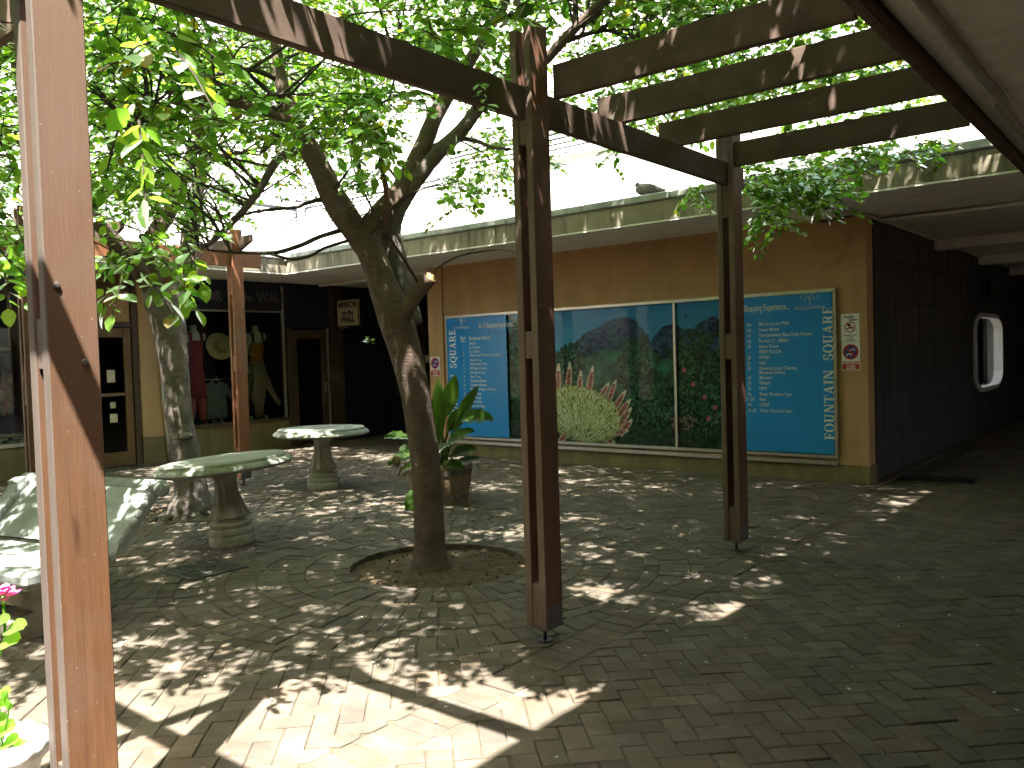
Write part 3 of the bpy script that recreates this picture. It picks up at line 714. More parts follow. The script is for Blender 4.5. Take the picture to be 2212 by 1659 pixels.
    rz = lambda zx, zy: wz((2780 + zx * .44604) / 1.79385, (1080 + zy * .44604) / 1.79385)
    R2 = [('16a', 'Mirror on the Wall', 397), ('16b', 'Sweet Manna', 445), ('17', 'Vans Jewellers /Best Debt Finance', 494), ('18', "Fix Bot I.T. / Mido's", 543), ('19', 'Senor Onion', 591), ('', 'FIRST FLOOR', 638), ('20', 'WTSA', 686), ('21', 'WEI', 735), ('22', 'Quantum Leap Cleaning', 779), ('', 'Maverick Service', 816), ('23', 'Mpower', 860), ('24', 'Virtech', 907), ('25', 'NPO', 954), ('26', 'West Workout Gym', 1003), ('27- 29', 'Flats', 1049), ('30', 'CORP', 1095), ('26, 31-34', 'West Workout Gym', 1146)]
    rows = []
    for i, (a_, nm, y) in enumerate(R2):
        a = rz(359 + i * .5, y); b = rz(272 + i * .5, y + 3); rows.append((a_, nm, a[1], b[0], a[0]))
    zb = rz(985, 1400)[1]; zt = rz(960, 236)[1]; xl = rz(918, 600)[0]; xr = rz(1008, 600)[0]; tl = rz(165, 268); lg = rz(800, 235)
    directory(-4.66, -3.252, 'blue shop directory panel at the right end of the mural', 'for A Shopping Experience...', (tl[0] - .06, tl[1], .115), rows, 'FOUNTAIN SQUARE', (zb, zt, xl, xr), [], (lg[0], lg[1], 1.0), M['cyanletter'], M['cyanletter'])

def ring_geo(mb, cx, cz, r1, r0, y, col, n=28):
    for k in range(n):
        a, b = 2 * math.pi * k / n, 2 * math.pi * (k + 1) / n
        if r0 > 0: mb.add([(cx + r0 * math.cos(a), y, cz + r0 * math.sin(a)), (cx + r1 * math.cos(a), y, cz + r1 * math.sin(a)), (cx + r1 * math.cos(b), y, cz + r1 * math.sin(b)), (cx + r0 * math.cos(b), y, cz + r0 * math.sin(b))], [(0, 1, 2, 3)], col)
        else: mb.add([(cx, y, cz), (cx + r1 * math.cos(a), y, cz + r1 * math.sin(a)), (cx + r1 * math.cos(b), y, cz + r1 * math.sin(b))], [(0, 1, 2)], col)
def bar_geo(mb, x0, z0, x1, z1, w, y, col):
    d = np.array([x1 - x0, z1 - z0]); d /= np.hypot(*d); p = np.array([-d[1], d[0]]) * w / 2
    P = [(x0 - p[0], y, z0 - p[1]), (x1 - p[0], y, z1 - p[1]), (x1 + p[0], y, z1 + p[1]), (x0 + p[0], y, z0 + p[1])]; mb.add(P, [(0, 1, 2, 3)], col)
def wall_signs():
    def moto(label, x, z0, w, hb, ht):
        r = empty('prohibition_sign', (x, MW - .03, z0), label, 'sign')
        yw = MW - .034 if x < -9 else MW - .004
        m = MB(); m.bbox((x, yw - .006, z0), (x + w, yw, z0 + hb + ht), .001); m.build('board', M['signw'], r)
        m = MB(); m.box((x + .006, yw - .0085, z0 + .006), (x + w - .006, yw - .0062, z0 + hb)); b = m.build('red_band', M['red'], r)
        cx, cz, R = x + w / 2, z0 + hb + ht * .5, w * .44
        m = MB(); ring_geo(m, cx, cz, R * .86, 0, yw - .0075, None); m.build('blue_disc', M['signblue'], r)
        m = MB(); ring_geo(m, cx, cz, R, R * .82, yw - .009, None); bar_geo(m, cx - R * .62, cz + R * .62, cx + R * .62, cz - R * .62, R * .2, yw - .0095, None); m.build('red_ring', M['red'], r)
        m = MB(); q = yw - .0105
        for (ox, oz, s_) in ((R * .25, R * .28, R * .3), (-R * .22, -R * .34, R * .32)):
            for k in (-1, 1): ring_geo(m, cx + ox + k * s_ * .72, cz + oz - s_ * .15, s_ * .42, s_ * .24, q, None, 14)
            bar_geo(m, cx + ox - s_ * .7, cz + oz - s_ * .1, cx + ox + s_ * .1, cz + oz + s_ * .35, s_ * .2, q, None)
            bar_geo(m, cx + ox + s_ * .7, cz + oz - s_ * .1, cx + ox + s_ * .3, cz + oz + s_ * .6, s_ * .18, q, None)
            bar_geo(m, cx + ox - s_ * .4, cz + oz + s_ * .3, cx + ox + s_ * .4, cz + oz + s_ * .3, s_ * .22, q, None)
        m.build('motorcycle_symbols', M['letter'], r)
        m = MB()
        for k, tx in enumerate(('NO MOTORCYCLES', 'OR BIKES', 'ALLOWED')):
            v, f = text_geo(tx, hb * .30, 0, .0008, .78, 1, 'CENTER'); m.add([(cx + a[0], yw - .0095, z0 + hb * (.8 - .3 * k) + a[1]) for a in v], f)
        tag(m.build('lettering', M['letter'], r), kind='stuff')
    moto('no motorcycles sign on the pilaster left of the mural', -9.87, 1.30, .215, .105, .215)
    moto('no motorcycles sign below the no smoking sign right of the mural', -3.165, 1.315, .205, .10, .225)
    x, z0, w, h = -3.17, 1.645, .21, .325; yw = MW - .004
    r = empty('prohibition_sign', (x, MW, z0), 'white no smoking sign above the no motorcycles sign right of the mural', 'sign')
    m = MB(); m.bbox((x, yw - .006, z0), (x + w, yw, z0 + h), .001); m.build('board', M['signw'], r)
    cx, cz, R = x + w / 2, z0 + h * .52, .062
    m = MB(); ring_geo(m, cx, cz, R, R * .82, yw - .009, None); bar_geo(m, cx - R * .62, cz + R * .62, cx + R * .62, cz - R * .62, R * .18, yw - .0095, None); m.build('red_ring', M['red'], r)
    m = MB(); bar_geo(m, cx - .04, cz - .018, cx + .035, cz + .0, .014, yw - .008, None); ring_geo(m, cx - .012, cz + .022, .02, 0, yw - .0078, None, 12)
    for tx, xx, zz, s_ in (('Fountain', cx - .01, z0 + h - .035, .042), ('Square', cx + .03, z0 + h - .07, .042), ('No Smoking within 10 metres', cx, z0 + .075, .0145), ('of the building', cx, z0 + .056, .0145), ('in terms of the regulations', cx, z0 + .03, .012), ('offenders will be fined', cx, z0 + .014, .012)):
        v, f = text_geo(tx, s_, 0, .0008, .8, 1, 'CENTER'); m.add([(xx + a[0], yw - .0085, zz + a[1]) for a in v], f)
    tag(m.build('lettering', M['blackletter'], r), kind='stuff')

def tunnel():
    r = empty('passage_wall', (-2.88, 14, 0), 'dark blockwork wall of the covered passage with a round-cornered window', 'wall')
    XT = -2.88; y0, y1 = MW + .262, 23.0
    wy0, wy1, wz0, wz1 = 16.05, 18.6, .78, 2.04; ch = .26; cw = .62
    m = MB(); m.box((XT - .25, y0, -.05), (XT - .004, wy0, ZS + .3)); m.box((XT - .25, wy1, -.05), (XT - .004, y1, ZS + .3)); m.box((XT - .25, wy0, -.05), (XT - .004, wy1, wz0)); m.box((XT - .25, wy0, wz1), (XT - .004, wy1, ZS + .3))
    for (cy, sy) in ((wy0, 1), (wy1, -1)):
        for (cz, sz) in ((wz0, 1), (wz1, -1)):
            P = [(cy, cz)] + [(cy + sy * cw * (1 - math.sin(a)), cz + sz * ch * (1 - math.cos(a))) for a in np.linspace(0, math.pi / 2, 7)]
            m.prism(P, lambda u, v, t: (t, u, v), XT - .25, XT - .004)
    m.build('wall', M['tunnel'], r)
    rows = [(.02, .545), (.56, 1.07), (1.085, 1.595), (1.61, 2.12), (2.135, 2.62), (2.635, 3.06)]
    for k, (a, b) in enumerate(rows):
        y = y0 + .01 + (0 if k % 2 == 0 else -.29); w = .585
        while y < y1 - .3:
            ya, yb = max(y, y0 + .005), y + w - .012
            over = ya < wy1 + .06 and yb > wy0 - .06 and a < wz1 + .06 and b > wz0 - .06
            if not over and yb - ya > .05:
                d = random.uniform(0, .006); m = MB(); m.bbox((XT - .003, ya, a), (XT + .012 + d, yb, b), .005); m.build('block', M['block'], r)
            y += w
    # window frame, rounded
    def rrect(g):
        P = []
        for (cy, sy) in ((wy1 + g, -1),):
            pass
        yy0, yy1, zz0, zz1 = wy0 - g, wy1 + g, wz0 - g, wz1 + g; c = ch + g; cw_ = cw + g
        for (oy, oz, a0) in ((yy1 - cw_, zz0 + c, -math.pi / 2), (yy1 - cw_, zz1 - c, 0), (yy0 + cw_, zz1 - c, math.pi / 2), (yy0 + cw_, zz0 + c, math.pi)):
            for q in range(7):
                a = a0 + math.pi / 2 * q / 6; P.append((oy + cw_ * math.cos(a), oz + c * math.sin(a)))
        return P
    w = empty('window', (XT, 17.3, 1.4), None, None); w.parent = r; w.matrix_parent_inverse = Matrix.Translation(-r.location)
    m = MB(); A, B = rrect(.07), rrect(-.01); n = len(A)
    V = [(XT + .03, *p) for p in A] + [(XT + .045, *p) for p in B] + [(XT - .2, *p) for p in B] + [(XT - .003, *p) for p in A]
    m.add(V, [(k, (k + 1) % n, n + (k + 1) % n, n + k) for k in range(n)] + [(n + k, n + (k + 1) % n, 2 * n + (k + 1) % n, 2 * n + k) for k in range(n)] + [(3 * n + k, 3 * n + (k + 1) % n, (k + 1) % n, k) for k in range(n)]); m.build('frame', M['pipe'], w)
    for y in (16.75, 17.55):
        m = MB(); m.bbox((XT - .12, y, wz0 + .02), (XT - .06, y + .07, wz1 - .02), .006); m.build('glazing_bar', M['blackletter'], w)
    m = MB(); m.box((XT - .095, wy0 + .01, wz0 + .01), (XT - .088, wy1 - .01, wz1 - .01)); m.build('pane', M['muralglass'], w)
    for k, y in enumerate((15.75, 16.55, 17.35)):
        m = MB(); n = 18; P = [(y + .26 * math.cos(2 * math.pi * q / n), 2.6 + .27 * math.sin(2 * math.pi * q / n)) for q in range(n)]
        m.prism(P, lambda u, v, t: (t, u, v), XT + .013, XT + .022); m.build('oval_vent', M['blackletter'], r)  # black disc stands for the shade in each vent hole
    # white yard added behind the window to brighten its pane
    y_ = empty('added_yard', (-5, 17, 0), 'white yard wall added behind the round-cornered passage window to brighten it', 'wall')
    m = MB(); m.box((-7.0, 14.5, -.05), (-6.8, 23, 4.2)); m.build('wall', M['white'], y_)
    m = MB(); m.box((-6.79, 21.5, -.05), (-3.2, 21.7, 4.2)); m.build('end_wall', M['white'], y_)
    for k in range(5):
        m = MB(); m.bbox((-6.79, 15.2 + k * 1.25, .9 + .2 * (k % 2)), (-6.74, 16.0 + k * 1.25, 2.3), .01); m.build('shutter', M['pipe'], y_)
    # passage ceiling and far end
    c = empty('passage_ceiling', (0, 16, ZS), 'dark ceiling over the covered passage at the right edge', 'ceiling')
    m = MB(); m.box((-2.87, 10.62, ZS - .02), (5.5, y1, ZS + .3)); m.build('ceiling_slab', M['soffit'], c)
    m = MB(); m.bbox((-2.86, 10.40, ZS - .055), (5.5, 10.62, ZS - .022), .006); m.build('edge_batten', M['soffit'], c)
    for y in (13.2, 16.4, 19.6):
        m = MB(); m.bbox((-2.86, y, ZS - .16), (5.5, y + .25, ZS - .022), .01); m.build('down_beam', M['soffit'], c)
    e = MB(); e.box((-2.87, y1, -.05), (5.5, y1 + .2, ZS + .3)); tag(e.build('passage_end_wall', M['tunnel']), 'unseen wall added at the far end of the covered passage to keep it dark', 'wall')  # added to close the passage off from daylight
    e = MB(); e.box((5.5, 12.0, -.05), (5.7, y1, ZS + .3)); e.box((5.5, -6, -.05), (5.7, 9.6, ZS + .3)); tag(e.build('arcade_wall', M['peach']), 'unseen arcade wall beyond the right edge, gapped to light the passage mouth', 'wall')  # gap in this unseen wall lets daylight reach only the near passage
    m = MB(); m.bbox((-2.7, 10.45, .0), (-1.9, 10.9, .012), .004); tag(m.build('door_mat', M['steel']), 'small dark mat on the floor at the passage mouth', 'mat')

def upper_storey():
    def ribs(root, a, b, z0, n, axis, fix, dz=.062):
        for k in range(n):
            m = MB(); z = z0 + k * dz; d = .05 * k * .35
            if axis == 'x': m.bbox((a, fix - .07 + d, z), (b, fix + .06 + d, z + dz * .5), .008)
            else: m.bbox((fix - .06 - d, a, z), (fix + .07 - d, b, z + dz * .5), .008)
            m.build('rib', M['white'], root)
    r = empty('upper_storey', (-5, 10.2, ZC), 'white upper floor wall with ribbed cladding above the mural', 'building')
    m = MB(); m.box((-9.55, 10.12, ZF - .02), (8, 10.4, 4.55)); m.build('wall', M['white'], r)
    m = MB(); m.bbox((-9.6, 10.06, 4.50), (8, 10.42, 4.555), .01); m.build('ledge', M['white'], r)
    m = MB(); m.box((-9.5, 10.2, 4.556), (8, 10.4, 4.95)); m.build('rib_shade_back', M['steel'], r)  # black backing paints the shade lines between the white ribs
    ribs(r, -9.5, 8, 4.575, 5, 'x', 10.19, .08)
    m = MB(); m.bbox((-9.6, 10.2, 4.96), (8, 13.0, 5.1), .01); m.build('roof_edge', M['white'], r)
    r = empty('upper_storey', (-11, 10, ZC), 'plain white projecting upper bay behind the fork of the middle tree', 'building')
    m = MB(); m.box((-11.6, 9.62, ZF - .02), (-9.62, 11.2, 4.12)); m.build('wall', M['white'], r)
    m = MB(); m.bbox((-11.65, 9.58, 4.12), (-9.58, 11.2, 4.22), .01); m.build('parapet', M['white'], r)
    r = empty('upper_storey', (-12, 11.3, ZC), 'white upper floor range with ribs turning the far corner', 'building')
    m = MB(); m.box((-15.0, 11.25, ZF - .02), (-9.0, 11.5, 4.55)); m.build('wall', M['white'], r)
    m = MB(); m.box((-15.0, 11.4, 4.55), (-9.0, 11.55, 4.95)); m.build('rib_shade_back', M['steel'], r)  # black behind the ribs imitates their shade
    ribs(r, -14.9, -9.7, 4.56, 5, 'x', 11.36, .075)
    m = MB(); m.box((-15.0, 12.6, 4.9), (-9.0, 12.8, 5.35)); m.build('parapet', M['white'], r)
    r = empty('upper_storey', (-15, 5, ZC), 'white upper floor range with ribs above the left shops', 'building')
    m = MB(); m.box((-15.25, -6, ZF - .02), (-15.0, 11.25, 4.5)); m.build('wall', M['white'], r)
    m = MB(); m.box((-15.3, -6, 4.5), (-15.12, 11.3, 4.95)); m.build('rib_shade_back', M['steel'], r)  # rib shade put into the colour of this black backing
    ribs(r, -6, 11.2, 4.52, 5, 'y', -15.05, .075)
    m = MB(); m.box((-16.6, -6, 4.9), (-16.4, 12.5, 5.5)); m.build('parapet', M['white'], r)
    r = empty('white_sky_block', (-10, 27.7, 0), 'tall white block added behind the mural roof to stand for blown-out sky', 'building')  # added so gaps in the leaves show white instead of blue sky
    m = MB(); m.box((-40, 27.5, 3), (9, 28, 20)); m.build('wall', M['white'], r)
    r = empty('white_sky_block', (-20, 4, 0), 'tall white block added behind the shops to stand for blown-out sky', 'building')  # second white sky stand-in, on the shop side
    m = MB(); m.box((-23, -10, 3), (-22.5, 27.4, 17)); m.build('wall', M['white'], r)

# ================================================================== shops on the left
SX = -13.3
def shopfront():
    r = empty('shop_building', (SX, 6, 0), 'shop building at the left with a boutique and a bookshop front', 'building')
    def P(name, mat, a, b, bev=0):
        m = MB(); (m.bbox(a, b, bev) if bev else m.box(a, b)); return m.build(name, M[mat], r)
    # low walls and pilasters
    P('low_wall', 'olive', (SX - .2, 2.6, -.05), (SX, 5.20, .47)); P('low_wall', 'olive', (SX - .2, 7.46, -.05), (SX, 9.58, .50))
    P('pilaster', 'peach', (SX - .25, 6.70, .442), (SX + .05, 7.45, ZS + .1)); P('pilaster_base', 'olive', (SX - .25, 6.69, -.05), (SX + .065, 7.455, .44))
    P('pilaster', 'peach', (SX - .25, 5.24, .442), (SX + .02, 5.62, ZS + .1)); P('pilaster_base', 'olive', (SX - .25, 5.235, -.05), (SX + .03, 5.622, .44))
    # bookshop window
    for (a, b) in (((SX - .06, 2.6, .475), (SX + .03, 5.2, .535)), ((SX - .06, 2.6, 2.98), (SX + .01, 5.2, 3.06)), ((SX - .06, 5.13, .54), (SX + .01, 5.2, 2.975)), ((SX - .06, 3.75, .54), (SX + .0, 3.80, 2.975))): P('window_frame', 'alu' if b[2] < .6 else 'darkwood', a, b, .006)
    P('pane', 'glass', (SX - .035, 3.805, .54), (SX - .03, 5.125, 2.975))
    # door between the shops
    d = empty('door', (SX, 6.1, 0)); d.parent = r; d.matrix_parent_inverse = Matrix.Translation(-r.location)
    def D(name, mat, a, b, bev=.005):
        m = MB(); m.bbox(a, b, bev); return m.build(name, M[mat], d)
    for a, b in (((SX - .1, 5.63, 0), (SX + .02, 5.70, ZS)), ((SX - .1, 6.60, 0), (SX + .02, 6.685, ZS)), ((SX - .1, 5.705, 2.24), (SX + .02, 6.595, 2.32)), ((SX - .1, 5.705, 2.83), (SX + .02, 6.595, 2.88))): D('door_frame', 'darkwood', a, b)
    for a, b in (((SX - .06, 5.71, .02), (SX - .015, 5.83, 2.23)), ((SX - .06, 6.47, .02), (SX - .015, 6.59, 2.23)), ((SX - .06, 5.835, 2.08), (SX - .015, 6.465, 2.23)), ((SX - .06, 5.835, .02), (SX - .015, 6.465, .24)), ((SX - .06, 5.835, 1.14), (SX - .015, 6.465, 1.19))): D('door_leaf', 'doorwood', a, b)
    D('panel', 'peach', (SX - .06, 5.705, 2.325), (SX - .03, 6.595, 2.825)); D('panel', 'doorwood', (SX - .06, 5.705, 2.885), (SX - .03, 6.595, 3.09))
    m = MB(); m.box((SX - .04, 5.84, .245), (SX - .035, 6.46, 1.135)); m.box((SX - .04, 5.84, 1.195), (SX - .035, 6.46, 2.075)); m.build('pane', M['glass'], d)
    for (y, z, h, w) in ((6.19, 1.36, .2, .13), (6.21, .72, .14, .12), (6.22, .95, .1, .09)):
        m = MB(); m.box((SX - .034, y, z), (SX - .032, y + w, z + h)); m.build('notice', M['cream'], d)
    # boutique window
    for nm, mat, a, b in (('window_frame', 'alu', (SX - .05, 9.50, .56), (SX + .02, 9.535, ZS - .06)), ('window_frame', 'darkwood', (SX - .06, 7.46, .50), (SX + .03, 9.58, .56)), ('window_frame', 'alu', (SX - .05, 7.46, 2.535), (SX + .02, 9.495, 2.56)), ('window_frame', 'darkwood', (SX - .06, 7.46, .565), (SX + .02, 7.50, 2.53))): P(nm, mat, a, b, .004)
    P('pane', 'glass', (SX - .03, 7.505, .562), (SX - .025, 9.495, 2.532))
    sg = empty('sign_board', (SX, 8.5, 2.8)); sg.parent = r; sg.matrix_parent_inverse = Matrix.Translation(-r.location)
    m = MB(); m.box((SX - .06, 7.46, 2.565), (SX + .005, 9.495, ZS - .01)); m.build('board', M['navy'], sg)
    L = MB()
    for tx, y, sz in (('MIRROR', 7.44, .25), ('on the', 8.40, .20), ('WALL', 8.96, .26)):
        v, f = text_geo(tx, sz, .008, .006, .88); L.add([(SX + .014 + a[2], y + a[0], 2.80 + a[1]) for a in v], f)
    tag(L.build('lettering', M['greyletter'], sg), kind='stuff')
    # dark flank with second door
    P('flank_panel', 'navy', (SX - .06, 9.54, 2.26), (SX - .0, 10.62, ZS)); P('flank_post', 'darkwood', (SX - .1, 9.585, -.02), (SX + .01, 9.70, 2.255)); P('flank_post', 'darkwood', (SX - .2, 10.62, -.02), (SX + .04, 10.92, ZS))
    d = empty('door', (SX, 10.1, 0)); d.parent = r; d.matrix_parent_inverse = Matrix.Translation(-r.location)
    for a, b in (((SX - .08, 9.71, .02), (SX - .03, 9.84, 2.22)), ((SX - .08, 10.42, .02), (SX - .03, 10.53, 2.22)), ((SX - .08, 9.845, 2.05), (SX - .03, 10.415, 2.22)), ((SX - .08, 9.845, .02), (SX - .03, 10.415, .3))): D('door_leaf', 'darkwood', a, b)
    m = MB(); m.bbox((SX - .04, 10.54, .0), (SX + .02, 10.565, 2.25), .003); m.build('door_edge', M['alu'], d)
    m = MB(); m.box((SX - .06, 9.85, .305), (SX - .055, 10.41, 2.045)); m.build('pane', M['glass'], d)
    m = MB(); m.bbox((SX - .02, 10.45, 1.0), (SX + .01, 10.49, 1.18), .004); m.build('handle', M['alu'], d)
    # interiors
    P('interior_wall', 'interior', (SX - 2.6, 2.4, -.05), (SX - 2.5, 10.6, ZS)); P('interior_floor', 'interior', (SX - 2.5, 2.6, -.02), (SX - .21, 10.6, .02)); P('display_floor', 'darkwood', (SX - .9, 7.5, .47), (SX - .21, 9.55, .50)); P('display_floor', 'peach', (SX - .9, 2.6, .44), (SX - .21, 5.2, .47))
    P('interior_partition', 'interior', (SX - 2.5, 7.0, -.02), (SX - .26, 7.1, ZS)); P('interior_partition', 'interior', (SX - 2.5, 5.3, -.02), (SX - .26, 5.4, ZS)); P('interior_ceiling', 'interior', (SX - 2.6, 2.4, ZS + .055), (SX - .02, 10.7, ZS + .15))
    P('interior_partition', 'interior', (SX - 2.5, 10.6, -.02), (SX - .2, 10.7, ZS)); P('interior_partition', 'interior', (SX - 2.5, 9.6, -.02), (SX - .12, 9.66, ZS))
    # recessed dark passage between shop and mural wall
    b = empty('recessed_shopfront', (-11.6, 12.6, 0), 'dark recessed shopfront in the far corner behind the round table', 'shopfront')
    def B(name, mat, a, c, bev=.004):
        m = MB(); m.bbox(a, c, bev); m.build(name, M[mat], b)
    B('back_wall', 'navy', (-15, 13.0, -.05), (-9.7, 13.1, ZS)); B('side_wall', 'navy', (-9.88, 10.28, -.05), (-9.72, 13.0, ZS)); B('shop_wall', 'navy', (-13.6, 10.93, -.05), (SX - .05, 13.0, ZS)); B('ceiling', 'soffit', (-15, 10.62, ZS), (-9.7, 13.1, ZS + .1))
    B('low_panel', 'darkwood', (-13.2, 12.80, 0), (-9.9, 12.9, .55)); B('rail', 'darkwood', (-13.2, 12.79, 1.25), (-9.9, 12.86, 1.33)); B('rail', 'darkwood', (-13.2, 12.79, 2.2), (-9.9, 12.86, 2.3))
    for x in (-12.9, -12.0, -11.1, -10.2): B('mullion', 'darkwood', (x, 12.80, .56), (x + .06, 12.88, 2.19))
    B('pane', 'glass', (-12.83, 12.84, .56), (-9.95, 12.845, 2.19), .001)
    for k in range(5): B('gate_bar', 'steel', (-12.55 + .07 * k, 11.6, .1), (-12.53 + .07 * k, 11.62, 2.3), .002)
    tag(b, None)
    # hanging blade sign
    s = empty('hanging_sign', (-12.8, 10.7, 2.3), 'cream hanging sign with black lettering beside the dark corner', 'sign')
    m = MB(); m.bbox((-13.13, 10.68, 2.27), (-12.49, 10.72, 2.79), .004); m.build('board', M['cream'], s)
    m = MB()
    for a, c in (((-13.135, 10.672, 2.265), (-12.485, 10.679, 2.28)), ((-13.135, 10.672, 2.78), (-12.485, 10.679, 2.795)), ((-13.135, 10.672, 2.281), (-13.12, 10.679, 2.779)), ((-12.5, 10.672, 2.281), (-12.485, 10.679, 2.779))): m.box(a, c)
    m.build('border', M['blackletter'], s)
    m = MB()
    for tx, z, sz, b_ in (('MIRROR', 2.69, .165, .007), ('on the', 2.535, .14, .006), ('WALL', 2.40, .165, .007)):
        v, f = text_geo(tx, sz, 0, b_, .9, 1.02, 'CENTER'); m.add([(-12.81 + a[0], 10.677, z + a[1]) for a in v], f)
    tag(m.build('lettering', M['blackletter'], s), kind='stuff')
    m = MB(); m.bbox((-13.1, 10.66, 2.225), (-12.72, 10.70, 2.262), .002); v, f = text_geo('for men and fine women', .03, 0, 0, .9, 1, 'CENTER'); m.build('small_strip', M['blackletter'], s)
    m = MB(); m.add([(-12.91 + a[0], 10.657, 2.243 + a[1]) for a in v], f); tag(m.build('small_lettering', M['letter'], s), kind='stuff')
    m = MB(); m.bbox((-13.22, 10.65, 2.5), (-13.14, 10.73, 2.62), .006); m.tube([(-13.18, 10.69, 2.62), (-13.18, 10.69, 3.08)], .02, 8); m.build('bracket', M['steel'], s)
    m = MB(); m.box((SX + .053, 6.98, 2.78), (SX + .06, 7.5, 2.87)); tag(m.build('yellow_sign', M['yellow']), 'small yellow sign on the pilaster behind the left tree', 'sign')
    m = MB(); m.tube([(SX + .1, 7.10, .0), (SX + .1, 7.08, .5), (SX + .1, 7.04, 1.0), (SX + .1, 7.03, 3.05)], .028, 10); dp = m.build('downpipe', M['pipe'], None, True); tag(dp, 'white downpipe on the peach pilaster behind the left tree', 'pipe')
    m = MB(); m.bbox((-12.75, 12.70, 1.5), (-12.62, 12.78, 1.66), .01); tag(m.build('wall_box', M['signw']), 'small white box on the dark recessed shopfront', 'box')
    return r

def loft(mb, secs, n=20, col=None, cap=True):
    """secs: (cx, cy, z, rx, ry)"""
    vs = []
    for (cx, cy, z, rx, ry) in secs:
        for k in range(n):
            a = 2 * math.pi * k / n; vs.append((cx + rx * math.cos(a), cy + ry * math.sin(a), z))
    m = len(secs); fs = [(i * n + k, i * n + (k + 1) % n, (i + 1) * n + (k + 1) % n, (i + 1) * n + k) for i in range(m - 1) for k in range(n)]
    if cap: fs += [tuple(reversed(range(n))), tuple((m - 1) * n + k for k in range(n))]
    mb.add(vs, fs, col)
def shop_goods():
    x = SX - .32
    # mannequin in a red dress with leggings
    def torso(name, label, y, parts_fn):
        r = empty(name, (x, y, 1.0), label, 'mannequin'); m = MB()
        loft(m, [(x, y, 1.55, .09, .125), (x, y, 1.68, .095, .12), (x, y, 1.85, .105, .15), (x, y, 2.0, .10, .165), (x, y, 2.10, .085, .17), (x, y, 2.16, .065, .13), (x, y, 2.20, .05, .06), (x, y, 2.30, .045, .05)])
        for s_ in (-1, 1): m.sphere((x, y + s_ * .175, 2.09), (.05, .055, .075), 12, 8)
        m.build('torso', M['skin'], r, True); parts_fn(r); return r
    def red(r):
        y = 7.87; m = MB()
        loft(m, [(x, y, 1.02, .16, .20), (x, y, 1.15, .15, .19), (x, y, 1.4, .13, .165), (x, y, 1.62, .105, .14), (x, y, 1.85, .118, .165), (x, y, 1.98, .112, .165), (x, y, 2.03, .10, .13)], 24, (.20, .028, .032))
        for s_ in (-1, 1): m.box((x - .07, y + s_ * .10 - .025, 2.0), (x + .09, y + s_ * .10 + .025, 2.17), (.20, .028, .032))
        m.build('dress', M['cloth'], r, True)
        for s_ in (-1, 1):
            m = MB(); loft(m, [(x, y + s_ * .11, .62, .055, .06), (x, y + s_ * .10, .82, .075, .08), (x, y + s_ * .09, 1.03, .09, .095)], 14, (.30, .055, .05)); m.build('legging', M['cloth'], r, True)
    def khaki(r):
        y = 9.12; m = MB()
        loft(m, [(x, y, 1.62, .11, .145), (x, y, 1.75, .10, .13), (x, y, 1.9, .122, .16), (x, y, 1.98, .115, .155)], 24, (.30, .12, .015))
        for s_ in (-1, 1): m.box((x - .06, y + s_ * .10 - .02, 1.95), (x + .085, y + s_ * .10 + .02, 2.17), (.05, .03, .02))
        m.build('top', M['cloth'], r, True)
        m = MB(); loft(m, [(x, y + .02, .55, .06, .075), (x, y + .02, .8, .08, .10), (x, y - .02, 1.1, .13, .20), (x, y - .02, 1.35, .14, .23), (x, y, 1.63, .105, .145)], 20, (.26, .19, .12)); m.build('trouser_leg', M['cloth'], r, True)
        m = MB(); P = spline([(x, y + .1, 1.5), (x + .02, y + .2, 1.25), (x + .03, y + .32, 1.0), (x + .03, y + .47, .80)], 5); m.tube(P, np.linspace(.09, .04, len(P)), 10, (.30, .22, .14), flat=.5); m.build('scarf', M['cloth'], r, True)
        m = MB(); loft(m, [(x + .03, y - .2, 1.05, .08, .06), (x + .03, y - .2, 1.2, .1, .1), (x + .02, y - .15, 1.4, .1, .1), (x + .02, y - .1, 1.6, .06, .06)], 14, (.13, .10, .07)); m.build('sash', M['cloth'], r, True)
        m = MB(); m.tube(spline([(x + .06, y - .17, 2.08), (x + .07, y - .24, 1.85), (x + .08, y - .27, 1.6), (x + .1, y - .25, 1.42)], 4), .03, 8); m.build('arm', M['skin'], r, True)
    torso('mannequin', 'headless mannequin in a red dress with red leggings in the boutique window', 7.87, red)
    torso('mannequin', 'headless mannequin in an orange top and khaki trousers in the boutique window', 9.12, khaki)
    m = MB(); c = (x + .15, 8.28, 1.92); Rm = rotm(0, math.radians(80), 0)
    prof = [(.01, .12), (.07, .12), (.10, .09), (.105, .02), (.13, .0), (.22, -.015), (.25, .005), (.22, -.025), (.10, -.015)]
    vs = []; n = 28
    for (q, z) in prof:
        for k in range(n): vs.append(np.array(c) + Rm @ np.array([q * math.cos(2 * math.pi * k / n), q * 1.1 * math.sin(2 * math.pi * k / n), z]))
    m.add(vs, [(i * n + k, i * n + (k + 1) % n, (i + 1) * n + (k + 1) % n, (i + 1) * n + k) for i in range(len(prof) - 1) for k in range(n)])
    tag(m.build('straw_hat', M['straw'], None, True), 'wide straw hat hanging between the two mannequins', 'hat')
    # T-shirt on a hanger, clothes rail and garments
    y = 8.25; r = empty('tshirt', (x, y, 1.0), 'grey T-shirt on a hanger below the straw hat', 'shirt')
    m = MB(); P = [(-.19, -.42), (.19, -.42), (.18, .05), (.27, -.08), (.33, 0), (.2, .2), (.07, .24), (0, .2), (-.07, .24), (-.2, .2), (-.33, 0), (-.27, -.08), (-.18, .05)]
    m.prism(P, lambda u, v, t: (x + .02 + t + .02 * math.sin(u * 14), y + u, 1.05 + v), -.02, .02, (.11, .13, .11)); m.build('body', M['cloth'], r)
